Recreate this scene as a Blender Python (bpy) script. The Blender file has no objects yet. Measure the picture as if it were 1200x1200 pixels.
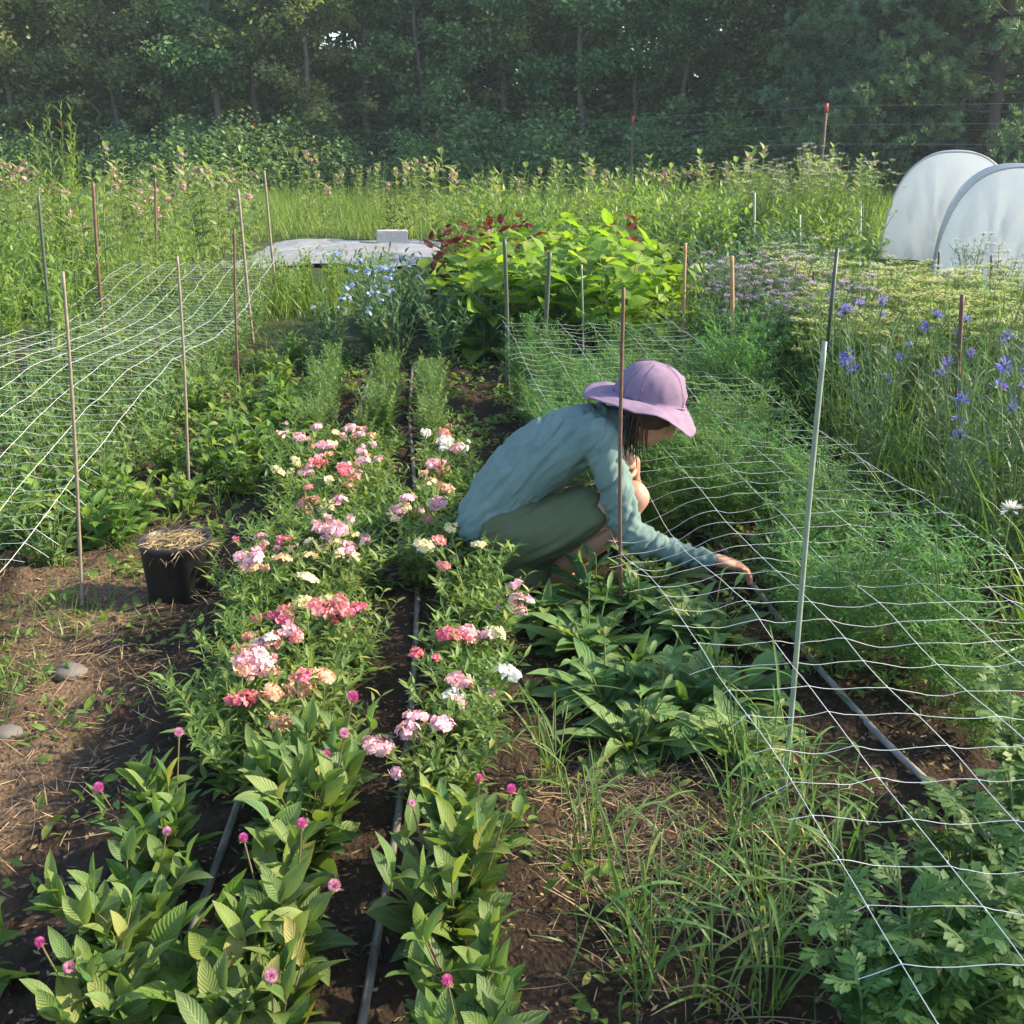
import bpy, math, random
import numpy as np
from mathutils import Vector, Matrix
rng = np.random.default_rng(7)
random.seed(7)
S = bpy.context.scene
COL = S.collection
R = math.radians

# ------------------------------------------------------------------ camera maths
H, FPX, HOR = 1.5, 1250.0, 165.0
PITCH = math.atan((600 - HOR) / FPX)
CP, SP = math.cos(PITCH), math.sin(PITCH)
def ray(px, py):
    a, b = (px - 600) / FPX, (600 - py) / FPX
    return np.array([a, CP + b * SP, -SP + b * CP])
def atY(px, py, Y):
    d = ray(px, py); k = Y / d[1]
    return np.array([d[0] * k, Y, H + d[2] * k])
def atZ(px, py, z=0.0):
    d = ray(px, py); k = (z - H) / d[2]
    return np.array([d[0] * k, d[1] * k, z])

# ------------------------------------------------------------------ numpy noise
def _h(i, j, k):
    n = (i * 374761393 + j * 668265263 + k * 2147483647 + 1013904223) & 0xffffffff
    n = ((n ^ (n >> 13)) * 1274126177) & 0xffffffff
    n = (n ^ (n >> 16)) & 0xffffffff
    return n / 4294967295.0
def vnoise(p):
    p = np.asarray(p, float)
    if p.shape[-1] == 2: p = np.concatenate([p, np.zeros(p.shape[:-1] + (1,))], -1)
    f = np.floor(p).astype(np.int64); u = p - f; u = u * u * (3 - 2 * u)
    r = 0
    for a in (0, 1):
        for b in (0, 1):
            for c in (0, 1):
                w = (u[..., 0] if a else 1 - u[..., 0]) * (u[..., 1] if b else 1 - u[..., 1]) * (u[..., 2] if c else 1 - u[..., 2])
                r = r + w * _h(f[..., 0] + a, f[..., 1] + b, f[..., 2] + c)
    return r * 2 - 1
def fbm(p, o=4):
    p = np.asarray(p, float); r = 0; a = .5
    for i in range(o): r = r + a * vnoise(p * 2 ** i + 17.3 * i); a *= .5
    return r
def sstep(a, b, x):
    t = np.clip((x - a) / (b - a), 0, 1); return t * t * (3 - 2 * t)

# bed masks (bed lines run slightly to the left as they go away)
def lefth(x, y): return x + .07 * (y - 1.5)       # coordinate across the flower bed
def righth(x, y): return x + .11 * (y - 1.1)      # coordinate across the netted bed
def gz(x, y):
    x = np.asarray(x, float); y = np.asarray(y, float)
    p = np.stack([x, y], -1)
    near = 1 - sstep(9, 14, y)
    a = lefth(x, y)
    bed = sstep(-1.02, -.85, a) * (1 - sstep(.02, .2, a))
    b = righth(x, y)
    bed2 = sstep(.45, .65, b) * (1 - sstep(1.5, 1.7, b))
    z = near * (.035 * bed + .03 * bed2 + .022 * fbm(p * 3.1, 3) + .016 * fbm(p * 13 + 5, 3)) + (1 - near) * .06 * fbm(p * .4, 3)
    return z - .0

# ------------------------------------------------------------------ mesh builder
class MB:
    def __init__(s): s.v = []; s.f = []; s.uv = []; s.t = []; s.m = []; s.n = 0
    def add(s, V, F, uv=None, tint=None, mat=0):
        V = np.asarray(V, float).reshape(-1, 3); F = np.asarray(F, np.int64)
        s.v.append(V); s.f.append(F + s.n)
        s.uv.append(np.zeros((len(V), 2)) if uv is None else np.asarray(uv, float).reshape(-1, 2))
        t = np.full(len(V), .5) if tint is None else np.broadcast_to(np.asarray(tint, float), (len(V),)) if np.ndim(tint) == 0 else np.asarray(tint, float).reshape(-1)
        s.t.append(t); s.m.append(np.full(len(F), mat, np.int32)); s.n += len(V)
    def mesh(s, name, mats, smooth=True):
        me = bpy.data.meshes.new(name)
        V = np.concatenate(s.v); me.vertices.add(len(V)); me.vertices.foreach_set('co', V.astype(np.float32).ravel())
        loops = np.concatenate([f.ravel() for f in s.f]); tot = np.concatenate([np.full(len(f), f.shape[1], np.int32) for f in s.f])
        st = np.zeros(len(tot), np.int32); st[1:] = np.cumsum(tot)[:-1]
        me.loops.add(len(loops)); me.loops.foreach_set('vertex_index', loops.astype(np.int32))
        me.polygons.add(len(tot)); me.polygons.foreach_set('loop_start', st); me.polygons.foreach_set('loop_total', tot)
        me.polygons.foreach_set('material_index', np.concatenate(s.m))
        me.polygons.foreach_set('use_smooth', np.full(len(tot), smooth))
        uvl = me.uv_layers.new(name='UVMap'); uvl.data.foreach_set('uv', np.concatenate(s.uv)[loops].astype(np.float32).ravel())
        at = me.attributes.new('tint', 'FLOAT', 'POINT'); at.data.foreach_set('value', np.concatenate(s.t).astype(np.float32))
        for m in (mats if isinstance(mats, (list, tuple)) else [mats]): me.materials.append(m)
        me.update(calc_edges=True)
        return me
def nrm(a): return a / np.maximum(np.linalg.norm(a, axis=-1, keepdims=True), 1e-9)
def prof(kind, t):
    if kind == 'ell': w = np.sin(np.pi * t ** .85) ** .85
    elif kind == 'lance': w = np.sin(np.pi * t ** .65)
    elif kind == 'ovate': w = np.sin(np.pi * t ** .6) ** .8
    elif kind == 'obov': w = np.sin(np.pi * np.minimum(t, .999) ** 1.7) ** .6 * (.35 + .65 * t) * 1.1
    elif kind == 'grass': w = np.minimum(1, .45 + 2.5 * t) * (1 - t) ** .55
    else: w = np.ones_like(t)
    return np.maximum(w, .03)
def leaves(mb, B, D, N, L, W, bend=.5, fold=.3, kind='ell', seg=4, tint=None, mat=0, wave=0., mid=True):
    B = np.atleast_2d(B).astype(float); n = len(B)
    if n == 0: return
    bc = lambda x: np.broadcast_to(np.asarray(x, float), (n,))
    D = nrm(np.broadcast_to(D, (n, 3)).astype(float)); N = np.broadcast_to(N, (n, 3)).astype(float)
    N = N - (N * D).sum(-1, keepdims=True) * D
    bad = np.linalg.norm(N, axis=-1) < 1e-3
    if bad.any(): N = N.copy(); N[bad] = np.cross(D[bad], [.3, .7, .2])
    N = nrm(N); Sd = np.cross(D, N)
    L, W, bend = bc(L), bc(W), bc(bend)
    t = np.linspace(0, 1, seg + 1); th = bend[:, None] * t
    tm = bend[:, None] * (t[:-1] + t[1:]) / 2
    step = (np.cos(tm)[..., None] * D[:, None] - np.sin(tm)[..., None] * N[:, None]) * (L / seg)[:, None, None]
    C = np.concatenate([np.zeros((n, 1, 3)), np.cumsum(step, 1)], 1) + B[:, None]
    nn = np.sin(th)[..., None] * D[:, None] + np.cos(th)[..., None] * N[:, None]
    w = prof(kind, t)[None, :] * W[:, None] / 2
    off = w[..., None] * math.cos(fold) * Sd[:, None]; lift = w[..., None] * math.sin(fold) * nn
    if wave:
        ph = rng.random((n, 1)) * 6.28
        wv1 = (wave * W[:, None] * np.sin(t * 9 + ph) * prof('ell', t))[..., None] * nn
        wv2 = (wave * W[:, None] * np.sin(t * 8 + ph * 2) * prof('ell', t))[..., None] * nn
    else: wv1 = wv2 = 0
    if mid:
        V = np.stack([C - off + lift + wv1, C, C + off + lift + wv2], 2); k = 3
        uu = np.array([0, .5, 1.])
    else:
        V = np.stack([C - off, C + off], 2); k = 2; uu = np.array([0, 1.])
    uv = np.zeros((n, seg + 1, k, 2)); uv[..., 0] = uu; uv[..., 1] = t[None, :, None]
    base = []
    for i in range(seg):
        for j in range(k - 1):
            base.append([i * k + j, i * k + j + 1, (i + 1) * k + j + 1, (i + 1) * k + j])
    base = np.array(base)
    F = (np.arange(n) * ((seg + 1) * k))[:, None, None] + base[None]
    tint = rng.random(n) if tint is None else np.broadcast_to(tint, (n,))
    mb.add(V.reshape(-1, 3), F.reshape(-1, 4), uv.reshape(-1, 2), np.repeat(tint, (seg + 1) * k), mat)
def tubes(mb, P, Rr, sides=5, mat=0, tint=None, cap=False):
    P = np.asarray(P, float)
    if P.ndim == 2: P = P[None]
    n, k, _ = P.shape
    Rr = np.broadcast_to(np.asarray(Rr, float), (n, k))
    T = np.gradient(P, axis=1); T = nrm(T)
    ref = np.array([.31, .17, .93]); ref2 = np.array([.9, .4, .1])
    par = np.abs((T.mean(1) * ref).sum(-1)) > .9
    rf = np.where(par[:, None], ref2, ref)[:, None]
    U = nrm(np.cross(T, np.broadcast_to(rf, T.shape))); V = np.cross(T, U)
    a = np.arange(sides) * 2 * np.pi / sides
    ring = P[:, :, None] + Rr[:, :, None, None] * (np.cos(a)[None, None, :, None] * U[:, :, None] + np.sin(a)[None, None, :, None] * V[:, :, None])
    uv = np.zeros((n, k, sides, 2)); uv[..., 0] = np.arange(sides) / sides; uv[..., 1] = np.arange(k)[None, :, None] / max(1, k - 1)
    b = []
    for i in range(k - 1):
        for j in range(sides):
            j2 = (j + 1) % sides; b.append([i * sides + j, i * sides + j2, (i + 1) * sides + j2, (i + 1) * sides + j])
    F = (np.arange(n) * k * sides)[:, None, None] + np.array(b)[None]
    t = .5 if tint is None else np.repeat(np.broadcast_to(tint, (n,)), k * sides)
    off = mb.n
    mb.add(ring.reshape(-1, 3), F.reshape(-1, 4), uv.reshape(-1, 2), t, mat)
    if cap:
        for q in range(n):
            for i, rev in ((0, True), (k - 1, False)):
                c = np.arange(sides) + i * sides + q * k * sides
                mb.f.append((c[::-1] if rev else c)[None] + off); mb.m.append(np.array([mat], np.int32))
def bez(p0, p1, p2, k):
    t = np.linspace(0, 1, k)[None, :, None]
    p0, p1, p2 = [np.atleast_2d(np.asarray(p, float))[:, None] for p in (p0, p1, p2)]
    return (1 - t) ** 2 * p0 + 2 * t * (1 - t) * p1 + t * t * p2
def catmull(P, k):
    P = np.asarray(P, float); n = len(P); x = np.linspace(0, n - 1, k)
    i = np.clip(x.astype(int), 0, n - 2); u = (x - i)[:, None]
    g = lambda j: P[np.clip(j, 0, n - 1)]
    a, b, c, d = g(i - 1), g(i), g(i + 1), g(i + 2)
    return .5 * (2 * b + (c - a) * u + (2 * a - 5 * b + 4 * c - d) * u * u + (3 * b - a - 3 * c + d) * u ** 3)

def rnd(n, a, b): return a + (b - a) * rng.random(n)
def dirs(n, e0, e1, az=None):
    az = rng.random(n) * 2 * np.pi if az is None else az
    e = rnd(n, e0, e1); return np.stack([np.cos(az) * np.cos(e), np.sin(az) * np.cos(e), np.sin(e)], -1)

# ------------------------------------------------------------------ objects
def ob(name, me, parent=None, loc=None, rz=0., sc=1., kind=None):
    o = bpy.data.objects.new(name, me); COL.objects.link(o)
    if loc is not None: o.location = [float(q) for q in loc]
    o.rotation_euler = (0, 0, float(rz))
    o.scale = (sc, sc, sc) if np.ndim(sc) == 0 else sc
    if parent: o.parent = parent
    if kind: o['kind'] = kind
    return o
def tag(o, label, cat, group=None):
    o['label'] = label; o['category'] = cat
    if group: o['group'] = group
    return o
ONES = 'zeroth first second third fourth fifth sixth seventh eighth ninth tenth eleventh twelfth thirteenth fourteenth fifteenth sixteenth seventeenth eighteenth nineteenth'.split()
TENS = {2: ('twenty', 'twentieth'), 3: ('thirty', 'thirtieth'), 4: ('forty', 'fortieth'), 5: ('fifty', 'fiftieth'), 6: ('sixty', 'sixtieth'), 7: ('seventy', 'seventieth'), 8: ('eighty', 'eightieth'), 9: ('ninety', 'ninetieth')}
def nth(n):
    if n < 20: return ONES[n]
    if n >= 100: return 'hundredth' if n == 100 else 'hundred and ' + nth(n - 100)
    a, b = divmod(n, 10); return TENS[a][1] if b == 0 else TENS[a][0] + '-' + ONES[b]

# ------------------------------------------------------------------ materials
def newmat(name):
    m = bpy.data.materials.new(name); m.use_nodes = True
    nt = m.node_tree; nt.nodes.clear()
    out = nt.nodes.new('ShaderNodeOutputMaterial')
    return m, nt, out
def nd(nt, t, **kw):
    n = nt.nodes.new(t)
    for k, v in kw.items():
        if hasattr(n, k): setattr(n, k, v)
        else: n.inputs[k].default_value = v
    return n
def c4(c): return (c[0], c[1], c[2], 1)
def mixc(nt, fac, a, b, mode='MIX'):
    m = nt.nodes.new('ShaderNodeMix'); m.data_type = 'RGBA'; m.blend_type = mode
    for s, v in ((0, fac), (6, a), (7, b)):
        if isinstance(v, bpy.types.NodeSocket): nt.links.new(v, m.inputs[s])
        else: m.inputs[s].default_value = v if s == 0 or len(v) == 4 else c4(v)
    return m.outputs[2]
def mth(nt, op, a, b=None, clamp=False):
    m = nt.nodes.new('ShaderNodeMath'); m.operation = op; m.use_clamp = clamp
    for s, v in ((0, a), (1, b)):
        if v is None: continue
        if isinstance(v, bpy.types.NodeSocket): nt.links.new(v, m.inputs[s])
        else: m.inputs[s].default_value = v
    return m.outputs[0]
def leafmat(name, c1, c2, tr=.35, rough=.5, rib=None, vein=0., spots=.25, spec=.35, trc=None):
    """leaf tissue: tint attribute picks between two colours, pale midrib, side veins as bump, some light passes through"""
    m, nt, out = newmat(name); L = nt.links
    at = nd(nt, 'ShaderNodeAttribute', attribute_name='tint')
    oi = nd(nt, 'ShaderNodeObjectInfo')
    base = mixc(nt, at.outputs['Fac'], c1, c2)
    if rib:
        ye = nd(nt, 'ShaderNodeMapRange'); L.new(at.outputs['Fac'], ye.inputs[0]); ye.inputs[1].default_value = .93; ye.inputs[2].default_value = 1.; ye.inputs[4].default_value = .7
        base = mixc(nt, ye.outputs[0], base, (.32, .27, .07))
    no = nd(nt, 'ShaderNodeTexNoise', Scale=40.0, Detail=3.0)
    tc = nd(nt, 'ShaderNodeTexCoord'); L.new(tc.outputs['Object'], no.inputs['Vector'])
    hs = nd(nt, 'ShaderNodeHueSaturation')
    L.new(mth(nt, 'ADD', mth(nt, 'MULTIPLY', oi.outputs['Random'], .03), .485), hs.inputs['Hue'])
    L.new(mth(nt, 'ADD', mth(nt, 'MULTIPLY', no.outputs['Fac'], spots * 2), 1 - spots), hs.inputs['Value'])
    L.new(base, hs.inputs['Color']); col = hs.outputs['Color']
    uv = nd(nt, 'ShaderNodeUVMap', uv_map='UVMap'); sx = nd(nt, 'ShaderNodeSeparateXYZ'); L.new(uv.outputs['UV'], sx.inputs[0])
    u = mth(nt, 'ABSOLUTE', mth(nt, 'SUBTRACT', sx.outputs['X'], .5))
    if rib:
        rm = nd(nt, 'ShaderNodeMapRange', interpolation_type='SMOOTHSTEP'); L.new(u, rm.inputs[0])
        rm.inputs[1].default_value = .025; rm.inputs[2].default_value = .075; rm.inputs[3].default_value = .75; rm.inputs[4].default_value = 0
        col = mixc(nt, rm.outputs[0], col, rib)
    bs = nd(nt, 'ShaderNodeBsdfPrincipled', Roughness=rough)
    bs.inputs['Specular IOR Level'].default_value = spec
    L.new(col, bs.inputs['Base Color'])
    if vein:
        vv = mth(nt, 'SINE', mth(nt, 'MULTIPLY', mth(nt, 'ADD', mth(nt, 'MULTIPLY', u, -.55), sx.outputs['Y']), 62))
        bp = nd(nt, 'ShaderNodeBump', Strength=vein, Distance=.002); L.new(vv, bp.inputs['Height']); L.new(bp.outputs[0], bs.inputs['Normal'])
        v2 = nd(nt, 'ShaderNodeMapRange'); L.new(vv, v2.inputs[0]); v2.inputs[1].default_value = .75; v2.inputs[2].default_value = 1; v2.inputs[3].default_value = 0; v2.inputs[4].default_value = .14
        L.new(mixc(nt, v2.outputs[0], col, rib or c2), bs.inputs['Base Color'])
    if tr > 0:
        tl = nd(nt, 'ShaderNodeBsdfTranslucent')
        L.new(mixc(nt, 1., col, trc or (1.7, 1.75, .8), 'MULTIPLY'), tl.inputs['Color'])
        mx = nd(nt, 'ShaderNodeMixShader'); mx.inputs[0].default_value = tr
        L.new(bs.outputs[0], mx.inputs[1]); L.new(tl.outputs[0], mx.inputs[2]); L.new(mx.outputs[0], out.inputs[0])
    else: L.new(bs.outputs[0], out.inputs[0])
    return m
def plain(name, c1, c2=None, rough=.7, scale=20., bump=0., bdist=.01, metal=0., stretch=None, spec=.4, detail=5., sss=0.):
    m, nt, out = newmat(name); L = nt.links
    tc = nd(nt, 'ShaderNodeTexCoord'); mp = nd(nt, 'ShaderNodeMapping'); L.new(tc.outputs['Object'], mp.inputs[0])
    if stretch: mp.inputs['Scale'].default_value = stretch
    no = nd(nt, 'ShaderNodeTexNoise', Scale=scale, Detail=detail, Roughness=.6); L.new(mp.outputs[0], no.inputs['Vector'])
    rp = nd(nt, 'ShaderNodeMapRange'); L.new(no.outputs['Fac'], rp.inputs[0]); rp.inputs[1].default_value = .3; rp.inputs[2].default_value = .7
    bs = nd(nt, 'ShaderNodeBsdfPrincipled', Roughness=rough, Metallic=metal); bs.inputs['Specular IOR Level'].default_value = spec
    L.new(mixc(nt, rp.outputs[0], c1, c2 or c1), bs.inputs['Base Color'])
    if sss: bs.inputs['Subsurface Weight'].default_value = sss; bs.inputs['Subsurface Scale'].default_value = .01
    if bump:
        bp = nd(nt, 'ShaderNodeBump', Strength=bump, Distance=bdist); L.new(no.outputs['Fac'], bp.inputs['Height']); L.new(bp.outputs[0], bs.inputs['Normal'])
    L.new(bs.outputs[0], out.inputs[0])
    return m
M = {}
M['gom'] = leafmat('globe_leaf', (.06, .13, .04), (.18, .235, .055), .35, .5, rib=(.17, .24, .08), vein=.25)
M['phl'] = leafmat('phlox_leaf', (.075, .15, .035), (.18, .26, .065), .4, .5, rib=(.15, .21, .07))
M['stalk'] = leafmat('stalk_leaf', (.08, .15, .04), (.15, .23, .07), .35, .5)
M['ros'] = leafmat('rosette_leaf', (.07, .155, .045), (.165, .27, .075), .3, .5, rib=(.16, .25, .11), vein=.35)
M['grass'] = leafmat('grass_blade', (.06, .13, .03), (.14, .23, .06), .35, .45, rib=(.13, .22, .07))
M['mum'] = leafmat('lobed_leaf', (.055, .125, .03), (.12, .21, .05), .35, .5)
M['fea'] = leafmat('feathery_leaf', (.055, .145, .035), (.13, .25, .06), .4, .5)
M['corn'] = leafmat('cornflower_leaf', (.045, .10, .05), (.09, .16, .08), .3, .55)
M['umb'] = leafmat('umbel_leaf', (.10, .19, .03), (.2, .29, .06), .4, .5)
M['bean'] = leafmat('bean_leaf', (.11, .21, .02), (.21, .32, .035), .45, .5, rib=(.2, .29, .08), vein=.3)
M['blue'] = leafmat('bluish_leaf', (.04, .10, .045), (.09, .17, .08), .3, .5, rib=(.12, .19, .1))
M['lush'] = leafmat('lush_leaf', (.07, .15, .025), (.16, .26, .045), .4, .5, rib=(.17, .26, .08), vein=.3)
M['red'] = leafmat('red_leaf', (.08, .016, .014), (.17, .032, .02), .35, .5, trc=(1.6, 1.2, 1.))
M['milk'] = leafmat('milkweed_leaf', (.11, .18, .06), (.24, .30, .12), .35, .5, rib=(.28, .33, .17))
M['mead'] = leafmat('meadow_leaf', (.09, .17, .03), (.2, .29, .06), .4, .5)
M['dark'] = leafmat('wood_leaf', (.06, .145, .058), (.19, .29, .11), .35, .5)
M['olive'] = leafmat('olive_leaf', (.09, .15, .05), (.29, .33, .13), .4, .5)
M['pine'] = leafmat('pine_needle', (.045, .11, .06), (.20, .29, .14), .25, .5)
M['straw'] = leafmat('dry_straw', (.28, .19, .1), (.42, .32, .19), .2, .7, trc=(1, 1, .8))
M['chip'] = leafmat('bark_chip', (.03, .02, .013), (.30, .20, .12), 0., .85)
M['stem'] = plain('green_stem', (.10, .17, .05), (.15, .2, .07), .6)
M['rstem'] = plain('reddish_stem', (.16, .09, .05), (.12, .15, .05), .6)
M['bark'] = plain('bark', (.075, .065, .05), (.15, .13, .105), .9, 8, .6, .03, stretch=(3, 3, .6))
M['pbark'] = plain('pine_bark', (.10, .075, .06), (.06, .05, .045), .9, 8, .6, .03, stretch=(3, 3, .6))
def petal(name, c1, c2, tr=.3): return leafmat(name, c1, c2, tr, .6, spots=.10, trc=(1.1, 1.05, 1.), spec=.2)
P = {'coral': petal('coral_petal', (.72, .25, .24), (.80, .42, .37)),
     'hot pink': petal('hot_pink_petal', (.72, .12, .20), (.78, .28, .33)),
     'pale pink': petal('pale_pink_petal', (.72, .36, .44), (.82, .55, .58)),
     'white': petal('white_petal', (.72, .74, .68), (.82, .82, .76)),
     'cream': petal('cream_petal', (.76, .66, .32), (.84, .76, .5)),
     'peach': petal('peach_petal', (.78, .42, .26), (.84, .58, .4)),
     'magenta': petal('magenta_bract', (.50, .04, .25), (.65, .16, .42)),
     'rose': petal('rose_bract', (.6, .22, .4), (.72, .4, .52)),
     'blue': petal('blue_petal', (.16, .15, .62), (.30, .27, .75)),
     'sky': petal('sky_petal', (.3, .42, .75), (.45, .55, .8)),
     'lilac': petal('lilac_petal', (.42, .32, .55), (.6, .48, .66)),
     'dusty': petal('dusty_pink_petal', (.42, .27, .25), (.56, .40, .34)),
     'lacy': petal('lacy_white_petal', (.6, .66, .48), (.74, .76, .62)),
     'chart': petal('chartreuse_petal', (.38, .45, .13), (.52, .56, .24))}

# ------------------------------------------------------------------ ground
def ground():
    xs = np.concatenate([-np.geomspace(3.4, 400, 60)[::-1], np.arange(-3.2, 3.21, .022), np.geomspace(3.4, 400, 60)])
    ys = np.concatenate([-np.geomspace(1, 300, 30)[::-1] + .8, np.arange(.6, 8.0, .022), np.geomspace(8.1, 600, 110)])
    X, Y = np.meshgrid(xs, ys, indexing='ij')
    Z = gz(X, Y)
    fine = (np.abs(X) < 3.3) & (Y > .5) & (Y < 8.1)
    p = np.stack([X, Y], -1)
    Z = Z + np.where(fine, (.014 * np.maximum(0, fbm(p * 14 + 2, 2)) + .017 * np.maximum(0, fbm(p * 32, 2))) * 2 + .006 * fbm(p * 60, 2), 0)
    nx, ny = X.shape
    idx = np.arange(nx * ny).reshape(nx, ny)
    F = np.stack([idx[:-1, :-1], idx[1:, :-1], idx[1:, 1:], idx[:-1, 1:]], -1).reshape(-1, 4)
    a = lefth(X, Y)
    wob = .25 * fbm(p * 2.2, 3)
    dry = sstep(-1.62, -1.4, a + wob) * (1 - sstep(-1.15, -.95, a + wob)) * (1 - sstep(3.3, 4.2, Y))
    dry = np.maximum(dry, .8 * np.exp(-(((X - .27) / .16) ** 2 + ((Y - 2.1) / .22) ** 2)))
    dry *= np.clip(.55 + fbm(p * 4 + 3, 3), 0, 1)
    mead = sstep(6.5, 11, Y + fbm(p * .8, 2))
    mb = MB(); mb.add(np.stack([X, Y, Z], -1).reshape(-1, 3), F, p.reshape(-1, 2), dry.reshape(-1))
    m, nt, out = newmat('soil'); L = nt.links
    tc = nd(nt, 'ShaderNodeTexCoord')
    n1 = nd(nt, 'ShaderNodeTexNoise', Scale=9., Detail=8., Roughness=.65); L.new(tc.outputs['Object'], n1.inputs['Vector'])
    n2 = nd(nt, 'ShaderNodeTexNoise', Scale=70., Detail=6., Roughness=.7); L.new(tc.outputs['Object'], n2.inputs['Vector'])
    vo = nd(nt, 'ShaderNodeTexVoronoi', Scale=85.); L.new(tc.outputs['Object'], vo.inputs['Vector'])
    mr = nd(nt, 'ShaderNodeMapRange'); L.new(n2.outputs['Fac'], mr.inputs[0]); mr.inputs[1].default_value = .35; mr.inputs[2].default_value = .72
    c = mixc(nt, mr.outputs[0], (.018, .013, .010), (.062, .042, .028))
    c = mixc(nt, mth(nt, 'MULTIPLY', n1.outputs['Fac'], .6), c, (.05, .034, .022))
    at = nd(nt, 'ShaderNodeAttribute', attribute_name='tint')
    c = mixc(nt, at.outputs['Fac'], c, mixc(nt, mr.outputs[0], (.11, .075, .048), (.27, .185, .115)))
    ma = nd(nt, 'ShaderNodeAttribute', attribute_name='mead')
    c = mixc(nt, ma.outputs['Fac'], c, mixc(nt, n1.outputs['Fac'], (.03, .05, .018), (.07, .09, .03)))
    bs = nd(nt, 'ShaderNodeBsdfPrincipled', Roughness=.95); bs.inputs['Specular IOR Level'].default_value = .15
    L.new(c, bs.inputs['Base Color'])
    hh = mth(nt, 'ADD', mth(nt, 'MULTIPLY', n2.outputs['Fac'], 1.), mth(nt, 'MULTIPLY', vo.outputs['Distance'], .6))
    bp = nd(nt, 'ShaderNodeBump', Strength=.9, Distance=.012); L.new(hh, bp.inputs['Height']); L.new(bp.outputs[0], bs.inputs['Normal'])
    L.new(bs.outputs[0], out.inputs[0])
    me = mb.mesh('ground', m)
    at = me.attributes.new('mead', 'FLOAT', 'POINT'); at.data.foreach_set('value', mead.reshape(-1).astype(np.float32))
    ob('ground', me, kind='structure')
ground()

# ------------------------------------------------------------------ litter on the soil (uncountable)
def litter():
    mb = MB(); n = 26000
    x = rnd(n, -1.9, 1.7); y = 1.2 + 4.6 * rng.random(n) ** 1.4
    B = np.stack([x, y, gz(x, y) + .006], -1)
    leaves(mb, B, dirs(n, -.15, .35), dirs(n, .9, 1.5), rnd(n, .007, .036), rnd(n, .003, .01), rnd(n, -.5, .5), .1, 'ell', 2, rng.random(n) ** 1.8, mid=False)
    ob('mulch', mb.mesh('mulch', M['chip']), kind='stuff')
    mb = MB(); n = 2600
    q = rng.random(n) < .6
    x = np.where(q, -1.3 + .2 * rng.standard_normal(n), .27 + .13 * rng.standard_normal(n)); y = np.where(q, 1.8 + 2.4 * rng.random(n), 2.08 + .2 * rng.standard_normal(n))
    B = np.stack([x, y, gz(x, y) + .012], -1)
    leaves(mb, B, dirs(n, -.08, .3), dirs(n, .9, 1.5), rnd(n, .03, .13), rnd(n, .0015, .0035), rnd(n, -.9, .9), .1, 'grass', 4, mid=False)
    ob('straw', mb.mesh('straw', M['straw']), kind='stuff')
litter()

# ------------------------------------------------------------------ plant prototypes (base at origin)
def stems_leafy(mb, ns, h, spread, nl, L, W, lmat, smat, bend=.6, kind='ell', up=(.2, .9), rs=.0025, seg=4, fold=.35, wave=.0, h0=.1, opp=True, grow=(1., .55), base=.03):
    """ns leafy stems; returns their tips"""
    az = rng.random(ns) * 6.283; hh = h * rnd(ns, .65, 1.05); sp = spread * rng.random(ns) ** .6
    p0 = np.stack([np.cos(az) * base * rng.random(ns), np.sin(az) * base * rng.random(ns), np.zeros(ns) - .01], -1)
    p2 = np.stack([np.cos(az) * sp, np.sin(az) * sp, hh], -1)
    p1 = p0 * .5 + p2 * .5; p1[:, :2] *= .7; p1[:, 2] *= 1.15
    C = bez(p0, p1, p2, 9)
    tubes(mb, C, np.linspace(rs, rs * .5, 9)[None] * np.ones((ns, 1)), 5, smat)
    T = nrm(np.gradient(C, axis=1))
    k = np.linspace(h0, 1, nl)
    for i, s in enumerate(k):
        f = s * 8; j = min(7, int(f)); u = f - j
        c = C[:, j] * (1 - u) + C[:, j + 1] * u; t = T[:, j]
        for sgn in ((0, np.pi) if opp else (0,)):
            a = az + i * (1.57 if opp else 2.4) + sgn + rng.standard_normal(ns) * .3
            e = rnd(ns, *up) * (1 if s < .9 else 1.25)
            d = np.stack([np.cos(a) * np.cos(e), np.sin(a) * np.cos(e), np.sin(e)], -1) + t * .25
            g = grow[0] + (grow[1] - grow[0]) * s
            leaves(mb, c, d, np.array([0, 0, 1.]) + .3 * t + .38 * rng.standard_normal((ns, 3)), L * g * rnd(ns, .75, 1.15), W * g * rnd(ns, .8, 1.15), bend * rnd(ns, .0, 1.7), fold, kind, seg, mat=lmat, wave=wave)
    return C[:, -1], T[:, -1]

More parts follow.
